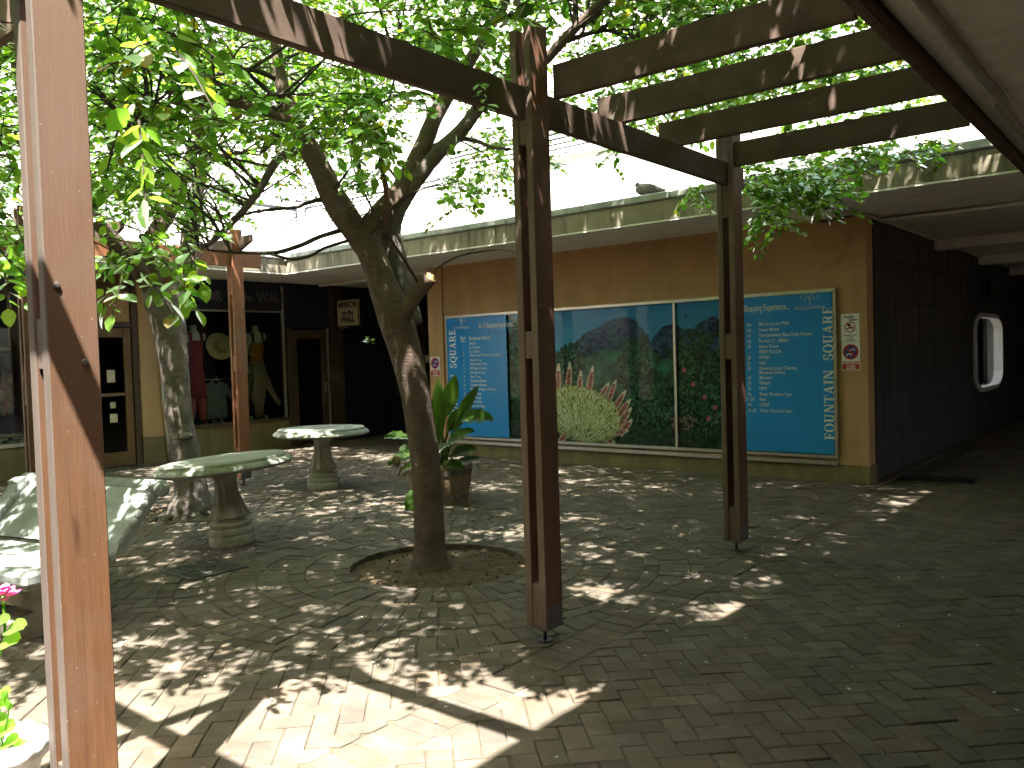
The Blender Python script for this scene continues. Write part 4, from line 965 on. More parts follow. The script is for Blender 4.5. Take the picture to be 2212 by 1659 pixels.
    m = MB(); m.tube(spline([(x + .02, y - .15, 1.24), (x + .02, y, 1.33), (x + .02, y + .15, 1.24)], 5), .006, 5); m.tube(spline([(x + .02, y, 1.33), (x + .02, y + .03, 1.37), (x + .02, y, 1.40)], 4), .004, 5); m.build('hanger', M['letter'], r)
    r = empty('clothes_rack', (x - .6, 8.9, 0), 'clothes rail hung with dark garments behind the mannequins', 'rack')
    m = MB(); m.tube([(x - .55, 7.6, 1.32), (x - .55, 9.5, 1.32)], .012, 6); m.tube([(x - .55, 7.65, .5), (x - .55, 7.65, 1.32)], .012, 6); m.tube([(x - .55, 9.45, .5), (x - .55, 9.45, 1.32)], .012, 6); m.build('rail', M['alu'], r)
    cols = [(.05, .06, .10), (.10, .02, .03), (.03, .04, .035), (.12, .11, .10), (.02, .03, .06), (.14, .05, .03), (.05, .07, .06)]
    for k in range(20):
        yy = 7.72 + k * .088; m = MB(); h = random.uniform(.45, .7); loft(m, [(x - .55, yy, 1.28 - h, .19, .03), (x - .55, yy, 1.1, .17, .028), (x - .55, yy, 1.25, .13, .02), (x - .55, yy, 1.29, .03, .01)], 10, random.choice(cols)); m.build('garment', M['cloth'], r, True)
    m = MB(); m.box((x - .3, 7.55, 2.14), (x - .29, 8.1, 2.16)); m.box((x - .3, 7.55, 2.28), (x - .29, 8.1, 2.30)); tag(m.build('wall_rail', M['alu']), 'thin white rails behind the red dress', 'rail')
    # shoes along the window floor
    sc = [('white', (.6, .58, .52)), ('green', (.16, .25, .17)), ('black', (.03, .03, .03)), ('red', (.36, .07, .03)), ('grey', (.3, .3, .28)), ('silver', (.55, .55, .55)), ('brown', (.16, .09, .05)), ('white', (.62, .6, .55)), ('black', (.04, .035, .035)), ('white', (.6, .58, .52)), ('tan', (.35, .24, .13)), ('white', (.66, .64, .6))]
    pos = ['first', 'second', 'third', 'fourth', 'fifth', 'sixth', 'seventh', 'eighth', 'ninth', 'tenth', 'eleventh', 'last']
    for k, (nm, c) in enumerate(sc):
        y = 7.62 + k * .158; xx = SX - .28 - .12 * (k % 2); a = random.uniform(-.6, .6); r = empty('shoe', (xx, y, .5), f'{nm} shoe, {pos[k]} from the left along the boutique window floor', 'shoe', 'shoes in the boutique window')
        R = rotm(0, 0, a); m = MB(); secs = [(-.11, .03, .035, .05), (-.05, .032, .03, .045), (.0, .035, .028, .035), (.07, .045, .02, .02), (.12, .03, .01, .01)]
        vs = []; n = 10
        for (u, w, cz, hz) in secs:
            for q in range(n):
                t = 2 * math.pi * q / n; p = R @ np.array([u, w * math.cos(t), 0]); vs.append((xx + p[0], y + p[1], .505 + cz + hz * .8 * math.sin(t) + (.03 if u < 0 else 0)))
        m.add(vs, [(i * n + q, i * n + (q + 1) % n, (i + 1) * n + (q + 1) % n, (i + 1) * n + q) for i in range(4) for q in range(n)] + [tuple(range(n)), tuple(4 * n + q for q in range(n))], c); m.build('upper', M['cloth'], r, True)
        p = R @ np.array([-.09, 0, 0]); m = MB(); m.box((xx + p[0] - .012, y + p[1] - .012, .502), (xx + p[0] + .012, y + p[1] + .012, .55), (.04, .03, .03)); m.build('heel', M['cloth'], r)
    # books piled in the bookshop window
    bc = [('cream', (.52, .45, .33)), ('pale green', (.30, .38, .28)), ('blue', (.07, .16, .28)), ('brown', (.22, .13, .07)), ('white', (.6, .58, .52)), ('tan', (.42, .3, .16)), ('red', (.30, .07, .04)), ('grey', (.25, .25, .24))]
    PO = ['first', 'second', 'third', 'fourth', 'fifth', 'sixth', 'seventh']
    for k in range(30):
        nm, c = bc[(k * 5) % 8]; col_ = k % 7; lay = k // 7
        y = 4.50 + col_ * .095 + random.uniform(-.02, .02) + .03 * (lay % 2); xx = SX - .30 - .08 * random.random(); z = .472 + lay * .048
        w, h, t = random.uniform(.08, .095) * .5, random.uniform(.17, .22) * .5, random.uniform(.03, .044); R = rotm(random.uniform(-.05, .05) * lay, 0, random.uniform(-.3, .3))
        r = empty('book', (xx, y, z), f'{nm} book, {PO[col_]} from the left in the {PO[lay]} layer of the bookshop window pile', 'book', 'books piled in the bookshop window')
        m = MB(); m.box((xx - h, y - w, z), (xx + h, y + w, z + .003), c, R, (xx, y, z)); m.box((xx - h, y - w, z + t - .003), (xx + h, y + w, z + t), c, R, (xx, y, z)); m.box((xx - h, y - w, z + .003), (xx + h, y - w + .004, z + t - .003), c, R, (xx, y, z)); m.build('cover', M['paper'], r)
        m = MB(); m.box((xx - h + .004, y - w + .005, z + .0035), (xx + h - .004, y + w - .005, z + t - .0035), (.6, .55, .42), R, (xx, y, z)); m.build('pages', M['paper'], r)
    r = empty('bookshelf', (SX - 1.3, 4.6, 0), 'bookshelf packed with dark books seen through the bookshop window', 'bookcase')
    for z in (.9, 1.15, 1.4, 1.65, 1.9):
        m = MB(); m.box((SX - 1.35, 3.3, z - .02), (SX - 1.1, 5.25, z)); m.build('shelf', M['darkwood'], r)
        y = 3.35
        while y < 5.2:
            t = random.uniform(.025, .06); m = MB(); c = random.choice(bc)[1]; k = random.uniform(.3, .9); m.box((SX - 1.32, y, z + .001), (SX - 1.13, y + t * .92, z + random.uniform(.15, .21)), tuple(v * k for v in c)); m.build('book', M['paper'], r); y += t
    r = empty('poster_board', (SX - .6, 4.7, 1.9), 'dark framed poster hanging inside the bookshop window', 'poster')
    m = MB(); m.bbox((SX - .62, 4.72, 1.95), (SX - .6, 5.0, 2.72), .004); m.build('poster', M['navy'], r)
    m = MB(); m.bbox((SX - .64, 4.68, 1.9), (SX - .621, 5.04, 2.77), .004); m.build('backing', M['cream'], r)

# ================================================================== pergola
BX, ZB0, ZB1 = -2.80, 2.87, 3.045
POST_Y = (1.17, 3.66, 6.19)
def post(name, label, X, Y, mats, top=3.36, base=.10, group=None, slots=((.34, 1.22), (1.42, 2.62))):
    r = empty(name, (X, Y, 0), label, 'post', group)
    t, g, w = .045, .05, .158
    for s_ in (-1, 1):
        a = X + s_ * (g / 2 + t / 2); m = MB(); m.bbox((a - t / 2, Y - w / 2, base), (a + t / 2, Y + w / 2, top + (.03 if s_ > 0 else 0)), .004); o = m.build('plank', M[mats[0]], r); o.data.materials.append(M[mats[1]])
        for pl in o.data.polygons:
            if abs(pl.normal.y) > .6: pl.material_index = 1
    z0 = base + .004
    for (a, b) in slots:
        m = MB(); m.bbox((X - g / 2 + .001, Y - w / 2 + .006, z0), (X + g / 2 - .001, Y + w / 2 - .006, a), .003); m.build('spacer', M[mats[1]], r); z0 = b
    m = MB(); m.bbox((X - g / 2 + .001, Y - w / 2 + .006, z0), (X + g / 2 - .001, Y + w / 2 - .006, ZB0 - .002), .003); m.build('spacer', M[mats[1]], r)
    for (a, b) in slots:
        if X > -3 and Y < 2: m = MB(); m.box((X - g / 2 + .001, Y - .012, a + .002), (X + g / 2 - .001, Y + .012, b - .002)); m.build('core_board', M[mats[0]], r)
    m = MB(); m.bbox((X - .074, Y - w / 2 - .004, base - .012), (X + .074, Y + w / 2 + .004, base - .001), .002); m.box((X + .0705, Y - w / 2 + .01, base), (X + .0745, Y + w / 2 - .01, base + .12)); m.build('shoe_plate', M['shoe'], r)
    m = MB(); m.tube([(X, Y, -.02), (X, Y, base - .012)], .011, 10); m.lathe([(.04, .0), (.04, .006)], 16, (X, Y, .003)); m.build('foot_pin', M['steel'], r)
    for (dy, z) in ((-.045, 1.86), (.03, 1.62), (.035, base + .07)):
        m = MB(); m.lathe([(.011, 0), (.011, .005), (.006, .007)], 10); m.v = [(X + .0702 + p[2], Y + dy + p[0], z + p[1]) for p in m.v]; m.build('bolt', M['shoe'], r)
    return r
def pergola():
    post('timber_post', 'sunlit orange brown pergola post of two planks at the left edge', BX, POST_Y[0], ('post', 'post_edge'), 3.42, slots=((.34, 1.60), (1.76, 2.80)))
    post('timber_post', 'brown pergola post of two planks in front of the mural', BX, POST_Y[1], ('darkpost', 'dark_edge'), slots=((.34, 1.58), (1.73, 2.74)))
    post('timber_post', 'brown pergola post nearest the blue directory panel at the right', BX, POST_Y[2], ('darkpost', 'dark_edge'), 3.30, slots=((.36, 1.52), (1.72, 2.62)))
    post('timber_post', 'slim red brown pergola post in front of the boutique window', -9.7, 6.23, ('redbeam', 'redbeam'), 3.32, slots=((.5, 1.5), (1.7, 2.5)))
    post('timber_post', 'shaded pergola post half hidden behind the orange post at the left edge', -9.7, 3.70, ('darkpost', 'darkpost'), 3.32)
    m = MB(); m.bbox((BX - .0235, -.6, ZB0), (BX + .0235, 6.42, ZB1), .005); tag(m.build('pergola_beam', M['beam']), 'long dark pergola beam running between the three front posts', 'beam')
    m = MB(); m.bbox((-9.7235, .6, ZB0), (-9.6765, 6.62, 3.07), .005); tag(m.build('pergola_beam', M['redbeam']), 'red brown pergola beam on the posts by the shops', 'beam')
    names = {.58: None, 1.50: None, 3.80: 'pergola rafter fixed at the post in front of the mural, nearest in view', 4.60: 'second pergola rafter counted from the nearest in view', 5.40: 'third pergola rafter counted from the nearest in view', 6.17: 'farthest pergola rafter fixed at the post by the blue panel'}
    for y, lab in names.items():
        r = empty('rafter', (BX, y, 3.0), lab or ('rafter casting the narrow shadow over the bright paving' if y > 1 else 'rafter casting the band of shade across the orange post'), 'rafter', 'rafters of the front pergola')
        x0 = -4.35 if y < 2 else (BX + .072 if y in (3.80, 6.17) else BX - .16)
        zb = ZB1 + .003 if y not in (3.80, 6.17) else 3.01
        if y in (.58, 1.50): x0 = -4.6
        m = MB(); m.bbox((x0, y - .0225, zb), (XR - .068, y + .0225, zb + .185), .004); m.build('timber', M['beam'], r)
        if y in (4.60, 5.40): m = MB(); m.box((BX - .055, y - .026, ZB1 - .05), (BX - .02, y - .0235, ZB1 + .06)); m.build('angle_bracket', M['shoe'], r)
    for k, y in enumerate((1.4, 3.0, 4.6, 6.27)):
        z = 3.073; m = MB()
        m.prism([(XL + .03, z), (-9.62, z), (-9.36, z + .10), (-9.36, z + .18), (XL + .03, z + .18)], lambda u, v, t: (u, t, v), y - .022, y + .022)
        tag(m.build('rafter', M['beam']), 'slant-ended rafter over the slim red brown post' if k == 3 else ('shop pergola rafter nearest the left edge of the view', 'shop pergola rafter just left of the orange post top', 'shop pergola rafter between the orange post and the slim red brown post')[k], 'rafter', 'rafters of the shop pergola')
    # electrical pipe under the right canopy edge
    m = MB(); P = [(-.90, y, ZS - .030 - .004 * math.sin(y * 3)) for y in np.linspace(1.5, 6.0, 14)] + [(-.93, 6.05, ZS - .03), (-.93, 6.3, ZS - .028), (-.92, 8.6, ZS - .026)]
    tag(m.tube(P, .024, 10).build('ceiling_pipe', M['conduit'], None, True), 'painted pipe running along the edge of the overhead canopy', 'pipe')

# ================================================================== furniture
def table(label, c, lean, turn):
    r = empty('round_table', (0, 0, 0), label, 'table', 'round concrete tables')
    n = 96
    def lobes(rr, z, a): return rr
    m = MB(); m.lathe([(.0, .695), (.12, .685), (.50, .668), (.565, .672), (.585, .682), (.592, .694)], n, cap=False); m.build('underside', M['concrete'], r, True)
    def egg(rr, z, a):
        k = (z - .694) / .05
        if 0 < k < 1:
            q = abs(math.sin(a * 25)); return rr + .009 * (q ** .6) * math.sin(math.pi * k) - .004
        return rr
    m = MB(); m.lathe([(.592, .694), (.596, .70), (.586, .708), (.580, .716), (.572, .724), (.560, .732), (.546, .738), (.538, .742)], 400, fn=egg, cap=False); m.build('egg_and_dart_rim', M['concrete'], r, True)
    m = MB(); m.lathe([(.538, .742), (.536, .758), (.530, .764), (.3, .765), (.002, .766)], n, cap=False); m.build('top', M['concrete'], r, True)
    tw = [(.225, .095), (.222, .14), (.20, .155), (.215, .18), (.21, .20), (.175, .215), (.165, .235), (.205, .25), (.200, .27), (.165, .33), (.135, .40), (.115, .47), (.110, .54), (.118, .60), (.15, .64), (.21, .665), (.24, .676)]
    def flute(rr, z, a):
        if .24 < z < .66: return rr * (1 + .075 * math.sin(9 * a + (z - .25) * 7.5))
        return rr
    m = MB(); m.lathe(spline(np.array([(a_ * (.84 if b_ < .62 else .92), b_) for a_, b_ in tw]), 3), 72, fn=flute); m.build('pedestal', M['pedestal'], r, True)
    m = MB(); m.lathe([(.192, -.01), (.198, .02), (.198, .07), (.192, .0945)], 40); m.build('base', M['pedestal'], r, True)
    r.rotation_euler = lean; r.location = c
    r.rotation_euler.z = turn
    return r
def bench():
    r = empty('concrete_bench', (-5.0, 1.83, 0), 'pale green concrete bench with a scrolled back behind the orange post', 'bench')
    x0, x1 = -6.55, -5.02; xb = x1 - 1.40
    m = MB(); m.bbox((x0, 1.83, .385), (x1, 2.43, .46), .022); m.build('seat', M['bench'], r)
    m = MB(); m.bbox((x0 + .03, 1.86, .355), (x1 - .03, 2.40, .384), .008); m.build('seat_apron', M['bench'], r)
    # leaning back slab with rolled top
    def bk(u, v, t): return (u, 2.44 + .33 * v + t * .8, .47 + .36 * v - t * .45)
    m = MB(); m.prism([(xb + .1, 0.02), (x1 - .12, 0.02), (x1 - .12, .92), (xb + .1, .92)], bk, 0, .06); m.build('back_panel', M['bench'], r)
    for xx in (xb, x1 - .10):
        m = MB(); P = [(0, -.05), (.07, -.08), (.12, .1), (.34, .78), (.42, .84), (.46, .93), (.41, 1.03), (.30, 1.04), (.24, .97), (.25, .9), (.20, .7), (.02, .1)]
        m.prism(P, lambda u, v, t: (t, 2.42 + u * .95, .47 + v * .35), xx, xx + .10); m.build('end_scroll', M['bench'], r)
        m = MB()
        for rr, q in ((.055, .012), (.03, .02)):
            n = 20; m.lathe([(rr, 0), (rr, .012 + q), (rr * .6, .016 + q)], n); 
        m.v = [(xx + .10 + p[2], 2.42 + .37 * .95 + p[0], .47 + .94 * .35 + p[1]) for p in m.v]; m.build('scroll_eye', M['bench'], r, True)
        m = MB()
        for k in range(6): m.sphere((xx + .102, 2.46 + .045 * k, .52 + .048 * k), (.014, .03, .035), 10, 6, R=rotm(-.9, 0, 0))
        m.build('carved_leaf', M['bench'], r, True)
    m = MB(); m.tube([(xb, 2.79, .81), (x1 - .0, 2.79, .81)], .042, 14); m.build('top_roll', M['bench'], r, True)
    for xx in (x0 + .2, x1 - .42):
        m = MB(); P = [(2.30, .355), (1.98, .355), (1.90, .31), (1.93, .235), (2.03, .215), (2.06, .16), (2.0, .15), (1.93, .14), (1.90, .08), (1.94, .02), (1.94, 0), (2.56, 0), (2.56, .06), (2.60, .10), (2.57, .15), (2.48, .15), (2.36, .17), (2.33, .25), (2.40, .355)]
        m.prism(P, lambda u, v, t: (t, u, v), xx, xx + .14); m.build('leg', M['pedestal'], r)
        for (yy, zz) in ((1.96, .085), (2.53, .085), (1.965, .29)):
            m = MB(); m.tube([(xx - .012, yy, zz), (xx + .152, yy, zz)], .061, 18); m.build('leg_scroll', M['pedestal'], r, True)
    r.rotation_euler.z = math.radians(13)
def grate():
    c = np.array([-5.98, 3.46]); r = empty('drain_grate', (c[0], c[1], 0), 'square iron drain grate in the paving in front of the leaning table', 'grate')
    m = MB(); s_ = .24
    for a, b in (((-s_, -s_), (s_, -s_ + .03)), ((-s_, s_ - .03), (s_, s_)), ((-s_, -s_ + .031), (-s_ + .03, s_ - .031)), ((s_ - .03, -s_ + .031), (s_, s_ - .031)), ((-.012, -s_ + .031), (.012, s_ - .031))): m.bbox((c[0] + a[0], c[1] + a[1], .002), (c[0] + b[0], c[1] + b[1], .013), .002)
    m.build('frame', M['iron'], r)
    for k in range(10):
        y = c[1] - s_ + .045 + k * .041; 
        for (xa, xb) in ((c[0] - s_ + .031, c[0] - .013), (c[0] + .013, c[0] + s_ - .031)):
            m = MB(); m.bbox((xa, y, .002), (xb, y + .02, .011), .002); m.build('bar', M['iron'], r)
    m = MB(); m.box((c[0] - s_ + .01, c[1] - s_ + .01, .0005), (c[0] + s_ - .01, c[1] + s_ - .01, .0015)); m.build('drain_shade_sheet', M['blackletter'], r)  # flat black sheet stands for the shade inside the drain

def leaf_blade(mb, base, d, nrm, L, W, tint, curl=.25, fold=.18, seg=7, shape=None, wavy=0):
    """a broad leaf: quad strips either side of a midrib"""
    d = np.array(d, float); d /= np.linalg.norm(d); nrm = np.array(nrm, float); nrm -= d * (nrm @ d); nrm /= np.linalg.norm(nrm) + 1e-9; sd = np.cross(d, nrm)
    vs = []
    for i in range(seg + 1):
        t = i / seg; w = W * (shape(t) if shape else math.sin(math.pi * min(1, t * .93 + .05)) ** .75)
        p = np.array(base) + d * L * t - nrm * curl * L * t * t
        for s_ in (-1, -.5, 0, .5, 1): vs.append(p + sd * s_ * w + nrm * (fold * w * abs(s_) + wavy * math.sin(i * 2.3 + s_ * 3) * W))
    fs = []
    for i in range(seg):
        for k in range(4): fs.append((i * 5 + k, i * 5 + k + 1, (i + 1) * 5 + k + 1, (i + 1) * 5 + k))
    mb.add(vs, fs, tint)
def barrel():
    c = np.array([-6.47, 6.62, 0.]); r = empty('barrel_planter', tuple(c), 'half wooden barrel planter behind the middle tree trunk', 'planter')
    R0, R1, H = .30, .365, .43; n = 18
    for k in range(n):
        a0, a1 = 2 * math.pi * k / n + .012, 2 * math.pi * (k + 1) / n - .012; m = MB(); vs = []
        dr = random.uniform(-.004, .004)
        for z, R in ((0, R0), (H * .5, (R0 + R1) / 2 + .012), (H + random.uniform(-.006, .004), R1)):
            for rr in (R + dr, R - .026):
                for a in (a0, a1): vs.append((c[0] + rr * math.cos(a), c[1] + rr * math.sin(a), z))
        fs = []
        for i in (0, 4): fs += [(i, i + 1, i + 5, i + 4), (i + 3, i + 2, i + 6, i + 7), (i + 2, i, i + 4, i + 6), (i + 1, i + 3, i + 7, i + 5)]
        fs += [(8, 9, 11, 10), (2, 3, 1, 0)]; m.add(vs, fs); m.build('stave', M['cask'], r)
    for z in (.06, .33):
        R = R0 + (R1 - R0) * z / H + .010; m = MB(); m.lathe([(R + .002, z), (R + .006, z + .045)], 40, tuple(c), cap=False); m.lathe([(R + .006, z + .045), (R - .004, z + .045)], 40, tuple(c), cap=False); m.build('hoop', M['hoop'], r, True)
    m = MB(); m.lathe([(R1 - .03, H - .05), (.002, H - .03)], 24, tuple(c), cap=False); m.build('soil', M['soil'], r)
    p = empty('broad_leaf_plant', (c[0], c[1], H - .04), 'big leaved plant growing out of the barrel planter', 'plant')
    def heart(t): return (1.0 - .25 * t) * (max(0, math.sin(math.pi * (t * .88 + .10)))) ** .62
    def spear(t): return math.sin(math.pi * min(1, t * .95 + .04)) ** .8
    S0 = c + np.array([0, 0, H - .05])
    # (tip pixel x, y, extra depth, blade length, width, shape, petiole base offset)
    dep = proj(S0)[2]
    for i, (bx, by, tx, ty, dd, W, shp, g) in enumerate([
        (945, 960, 948, 822, .05, .085, spear, .8), (985, 920, 1030, 834, -.1, .075, spear, 1.0), (955, 905, 985, 812, .2, .10, spear, .7),
        (1000, 905, 1062, 900, -.2, .15, heart, 1.5), (880, 945, 832, 940, -.1, .10, heart, .9), (888, 985, 838, 1000, -.2, .10, heart, .8), (968, 960, 1018, 925, -.2, .13, heart, 1.3),
        (975, 985, 1025, 965, -.1, .12, heart, .9), (985, 1005, 1030, 985, .1, .09, heart, .7), (890, 960, 862, 985, .2, .09, heart, .8), (960, 1000, 1000, 1010, -.25, .09, heart, 1.0), (940, 985, 962, 960, -.1, .11, heart, .9), (920, 990, 905, 950, .1, .10, heart, .8), (895, 1060, 880, 1105, -.35, .08, heart, 1.0), (905, 1000, 880, 1010, -.3, .09, heart, .9), (950, 940, 930, 880, .25, .10, spear, .7), (970, 930, 1000, 880, .25, .09, spear, .6)]):
        b = at(bx, by, dep + dd); t = at(tx, ty, dep + dd - (.12 if shp is heart else 0)); L = np.linalg.norm(t - b)
        d = t - b; nrm = np.array([.3, -.5, 1.0]) if shp is heart else np.array([.5, -.75, .15]) + RT * random.uniform(-.5, .5)
        m = MB(); k = g * random.uniform(.9, 1.15); leaf_blade(m, b, d, nrm, L * 1.02, W, (k * 1.0, k * 1.05, k * .9), curl=.12 if shp is heart else .05, fold=.3, seg=9, shape=shp, wavy=.10 if shp is heart else .03)
        m.build('leaf', M['plant'], p, True)
        m = MB(); q = S0 + np.array([random.uniform(-.12, .12), random.uniform(-.12, .12), 0]); P = spline([q, (q + b) / 2 + np.array([0, 0, .06]), b, b + (t - b) * .4], 4); m.tube(P, np.linspace(.014, .006, len(P)), 6, (g * .9, g, g * .7)); m.build('stem', M['plant'], p, True)
    for k in range(26):
        a = random.uniform(0, 6.28); q = S0 + np.array([math.cos(a), math.sin(a), 0]) * random.uniform(.05, .36) + np.array([0, 0, .02]); m = MB(); d = np.array([math.cos(a), math.sin(a), random.uniform(-.3, .7)]); L = random.uniform(.08, .16)
        leaf_blade(m, q, d, (0, 0, 1), L, L * .42, (random.uniform(.6, 1.2),) * 3, .3, .2, 5, heart); m.build('leaf', M['plant'], p, True)
    m = MB()
    for k in range(3):
        q = c + np.array([-.33 + .05 * k, -.16, H]); P = spline([q, q + np.array([-.05, -.05, -.05]), q + np.array([-.08, -.09, -.14])], 4); m.tube(P, .012, 6)
    m.build('dry_stem', M['deadleaf'], p)
    P = spline([at(1008, 1015, dep - .25), at(1016, 1040, dep - .25), at(1018, 1065, dep - .25), at(1012, 1085, dep - .25)], 4); m = MB(); m.tube(P, .004, 5); leaf_blade(m, P[-1], (0, -.1, -1), (.5, -.8, .1), .1, .04, None, .1, .5); m.build('withered_leaf', M['deadleaf'], p)
    q = at(858, 985, dep - .3); m = MB(); leaf_blade(m, q, (0, -.1, -1), (.5, -.8, .1), .12, .05, None, .1, .5); m.build('withered_leaf', M['deadleaf'], p)
def flower_pot():
    c = np.array(on(4, 1600, 2, .36)); c[2] = 0
    r = empty('flower_pot', tuple(c), 'white crumpled flower pot at the lower left corner', 'pot')
    def wob(rr, z, a): return rr * (1 + (.05 * math.sin(7 * a + z * 20) + .03 * math.sin(13 * a)) * max(0, (z - .24) / .12))
    m = MB(); m.lathe([(.085, 0), (.095, .02), (.098, .12), (.108, .25), (.115, .28), (.135, .30), (.148, .335), (.142, .365), (.125, .375), (.11, .35), (.10, .30)], 56, tuple(c), fn=wob, cap=False); m.build('bowl', M['potw'], r, True)
    m = MB(); m.lathe([(.105, .315), (.002, .325)], 20, tuple(c), cap=False); m.build('soil', M['soil'], r)
    p = empty('geranium', (c[0], c[1], .32), 'pink flowered geranium in the white pot', 'plant'); S0 = c + np.array([0, 0, .32]); dep = proj(S0)[2]
    top = at(6, 1288, dep); m = MB(); P = spline([S0, at(-6, 1450, dep), at(10, 1370, dep), top], 6); m.tube(P, .005, 6, (1.1, 1.1, .9)); m.tube(spline([S0 + np.array([.03, -.02, 0]), at(18, 1540, dep - .05), at(14, 1490, dep - .05)], 5), .003, 5, (1.1, 1.1, .9)); m.build('stem', M['leaf'], p, True)
    for k in range(15):
        a = 2.4 * k; q = top + np.array([math.cos(a), math.sin(a), 0]) * (.008 + .0022 * k) + np.array([0, 0, .02 - .0022 * k]); m = MB(); d = np.array([math.cos(a), math.sin(a), .5]); leaf_blade(m, q, d, (0, 0, 1), .028, .015, None, -.2, .3, 4); m.build('petal', M['pink'], p, True)
    rs = lambda t: math.sin(math.pi * min(1, t * .86 + .12)) ** .5
    for (x, y, L) in ((30, 1355, .07), (14, 1385, .075), (0, 1340, .06), (8, 1495, .05), (20, 1600, .06), (40, 1610, .05), (8, 1575, .07), (-10, 1560, .07), (26, 1640, .05), (2, 1520, .05)):
        q = at(x - 14, y + 6, dep - .03); d = at(x + 20, y - 8, dep - .05) - q; m = MB(); leaf_blade(m, q, d, (.2, -.5, 1), L, L * .55, (random.uniform(1, 1.5),) * 3, .2, .15, 6, rs, .06); m.build('leaf', M['leaf'], p, True)
    for k in range(5):
        q = at(6 + 3 * k, 1492 + 6 * k, dep - .06); m = MB(); leaf_blade(m, q, (.3 * math.cos(k * 2), .3 * math.sin(k * 2), -1), (1, 0, 0), .03, .008, (1.3, 1.4, 1), .1, .3, 4); m.build('bud', M['leaf'], p, True)
def pigeon():
    q = on(1400, 408, 1, 8.76); x, y, z = q[0], q[1], ZC
    r = empty('pigeon', (x, y, z), 'brown grey pigeon resting on the canopy coping above the mural', 'bird')
    m = MB(); P = spline([(x - .165, y, z + .075), (x - .12, y, z + .085), (x - .04, y - .01, z + .085), (x + .05, y, z + .07), (x + .14, y + .01, z + .05), (x + .22, y + .02, z + .04)], 5)
    k = len(P); rad = np.interp(np.linspace(0, 1, k), [0, .1, .3, .5, .75, .9, 1], [.012, .045, .072, .07, .045, .022, .012]); m.tube(P, rad, 12); m.sphere((x - .13, y - .02, z + .145), .032, 12, 8); m.tube([(x - .11, y - .01, z + .10), (x - .125, y - .018, z + .13)], [.04, .03], 10); m.build('body', M['bird'], r, True)
    m = MB(); m.tube([(x - .158, y - .03, z + .145), (x - .185, y - .035, z + .138)], [.008, .002], 6); m.build('beak', M['blackletter'], r)
    for s_ in (-1, 1): m = MB(); m.tube([(x, y + s_ * .025, z), (x, y + s_ * .025, z + .04)], .005, 5); m.build('leg', M['red'], r)
    m = MB(); m.sphere((x + .04, y - .055, z + .085), (.10, .018, .04), 12, 8); m.build('wing', M['bird'], r, True)

# ================================================================== trees
LEAF_V = np.array([(0, 0, 0), (-.24, .20, .03), (-.33, .46, .05), (-.20, .80, .02), (0, 1, -.06), (.20, .80, .02), (.33, .46, .05), (.24, .20, .03), (0, .45, -.025)], float)
LEAF_F = [(0, 8, 1), (1, 8, 2), (2, 8, 3), (3, 8, 4), (4, 8, 5), (5, 8, 6), (6, 8, 7), (7, 8, 0)]
LEAF_F = np.array([(a, c, b) for a, b, c in LEAF_F])
LEAF2_V = np.array([(0, 0, 0), (-.31, .33, .04), (-.20, .78, .02), (0, 1, -.05), (.20, .78, .02), (.31, .33, .04)], float)
LEAF2_F = np.array([(0, 3, 2), (0, 2, 1), (0, 4, 3), (0, 5, 4)])
def twig_leaves(P, D, n, size, out):
    """leaves along a twig from P in direction D"""
    L = size * n * .30; D = D / np.linalg.norm(D); side = np.cross(D, [0, 0, 1.]); side /= np.linalg.norm(side) + 1e-9
    for k in range(n):
        t = (k + .3) / n; s_ = 1 if k % 2 else -1
        p = P + D * L * t + np.array([0, 0, -.12 * L * t * t]) + np.array([random.gauss(0, .012) for _ in range(3)])
        d = D * random.uniform(.3, .9) + side * s_ * random.uniform(.4, 1.0) + np.array([0, 0, random.uniform(-.5, .25)])
        if k == n - 1: d = D + np.array([0, 0, -.5])
        nrm = np.array([random.gauss(0, .42), random.gauss(0, .42), 1.0])
        out.append((p, d, nrm, size * random.uniform(.5, 1.25)))
    return P + D * L + np.array([0, 0, -.12 * L])
def leaves_arrays(lst, V, F):
    N = len(lst); P = np.array([q[0] for q in lst]); D = np.array([q[1] for q in lst]); NR = np.array([q[2] for q in lst]); S = np.array([q[3] for q in lst])
    D /= np.linalg.norm(D, axis=1)[:, None]; NR = NR - D * (NR * D).sum(1)[:, None]; NR /= np.linalg.norm(NR, axis=1)[:, None] + 1e-9; SD = np.cross(D, NR)
    wd_ = RNG.uniform(.85, 1.25, N)
    VV = P[:, None, :] + S[:, None, None] * (V[None, :, 0:1] * SD[:, None, :] * wd_[:, None, None] + V[None, :, 1:2] * D[:, None, :] + V[None, :, 2:3] * NR[:, None, :])
    FF = F[None] + (np.arange(N) * len(V))[:, None, None]
    k = RNG.normal(.95, .28, N).clip(.4, 1.8); y = RNG.uniform(0, 1, N); h = RNG.normal(0, .12, N)
    T = np.stack([k * (1 + h) * np.where(y > .8, 1.5, 1.0) * np.where(y < .03, 2.2, 1), k * np.where(y > .8, 1.22, 1.0) * np.where(y < .03, .95, 1), k * (1 - h) * np.where(y > .8, .9, 1.0)], 1)
    return VV.reshape(-1, 3), FF.reshape(-1, 3), np.repeat(T, len(F), 0)
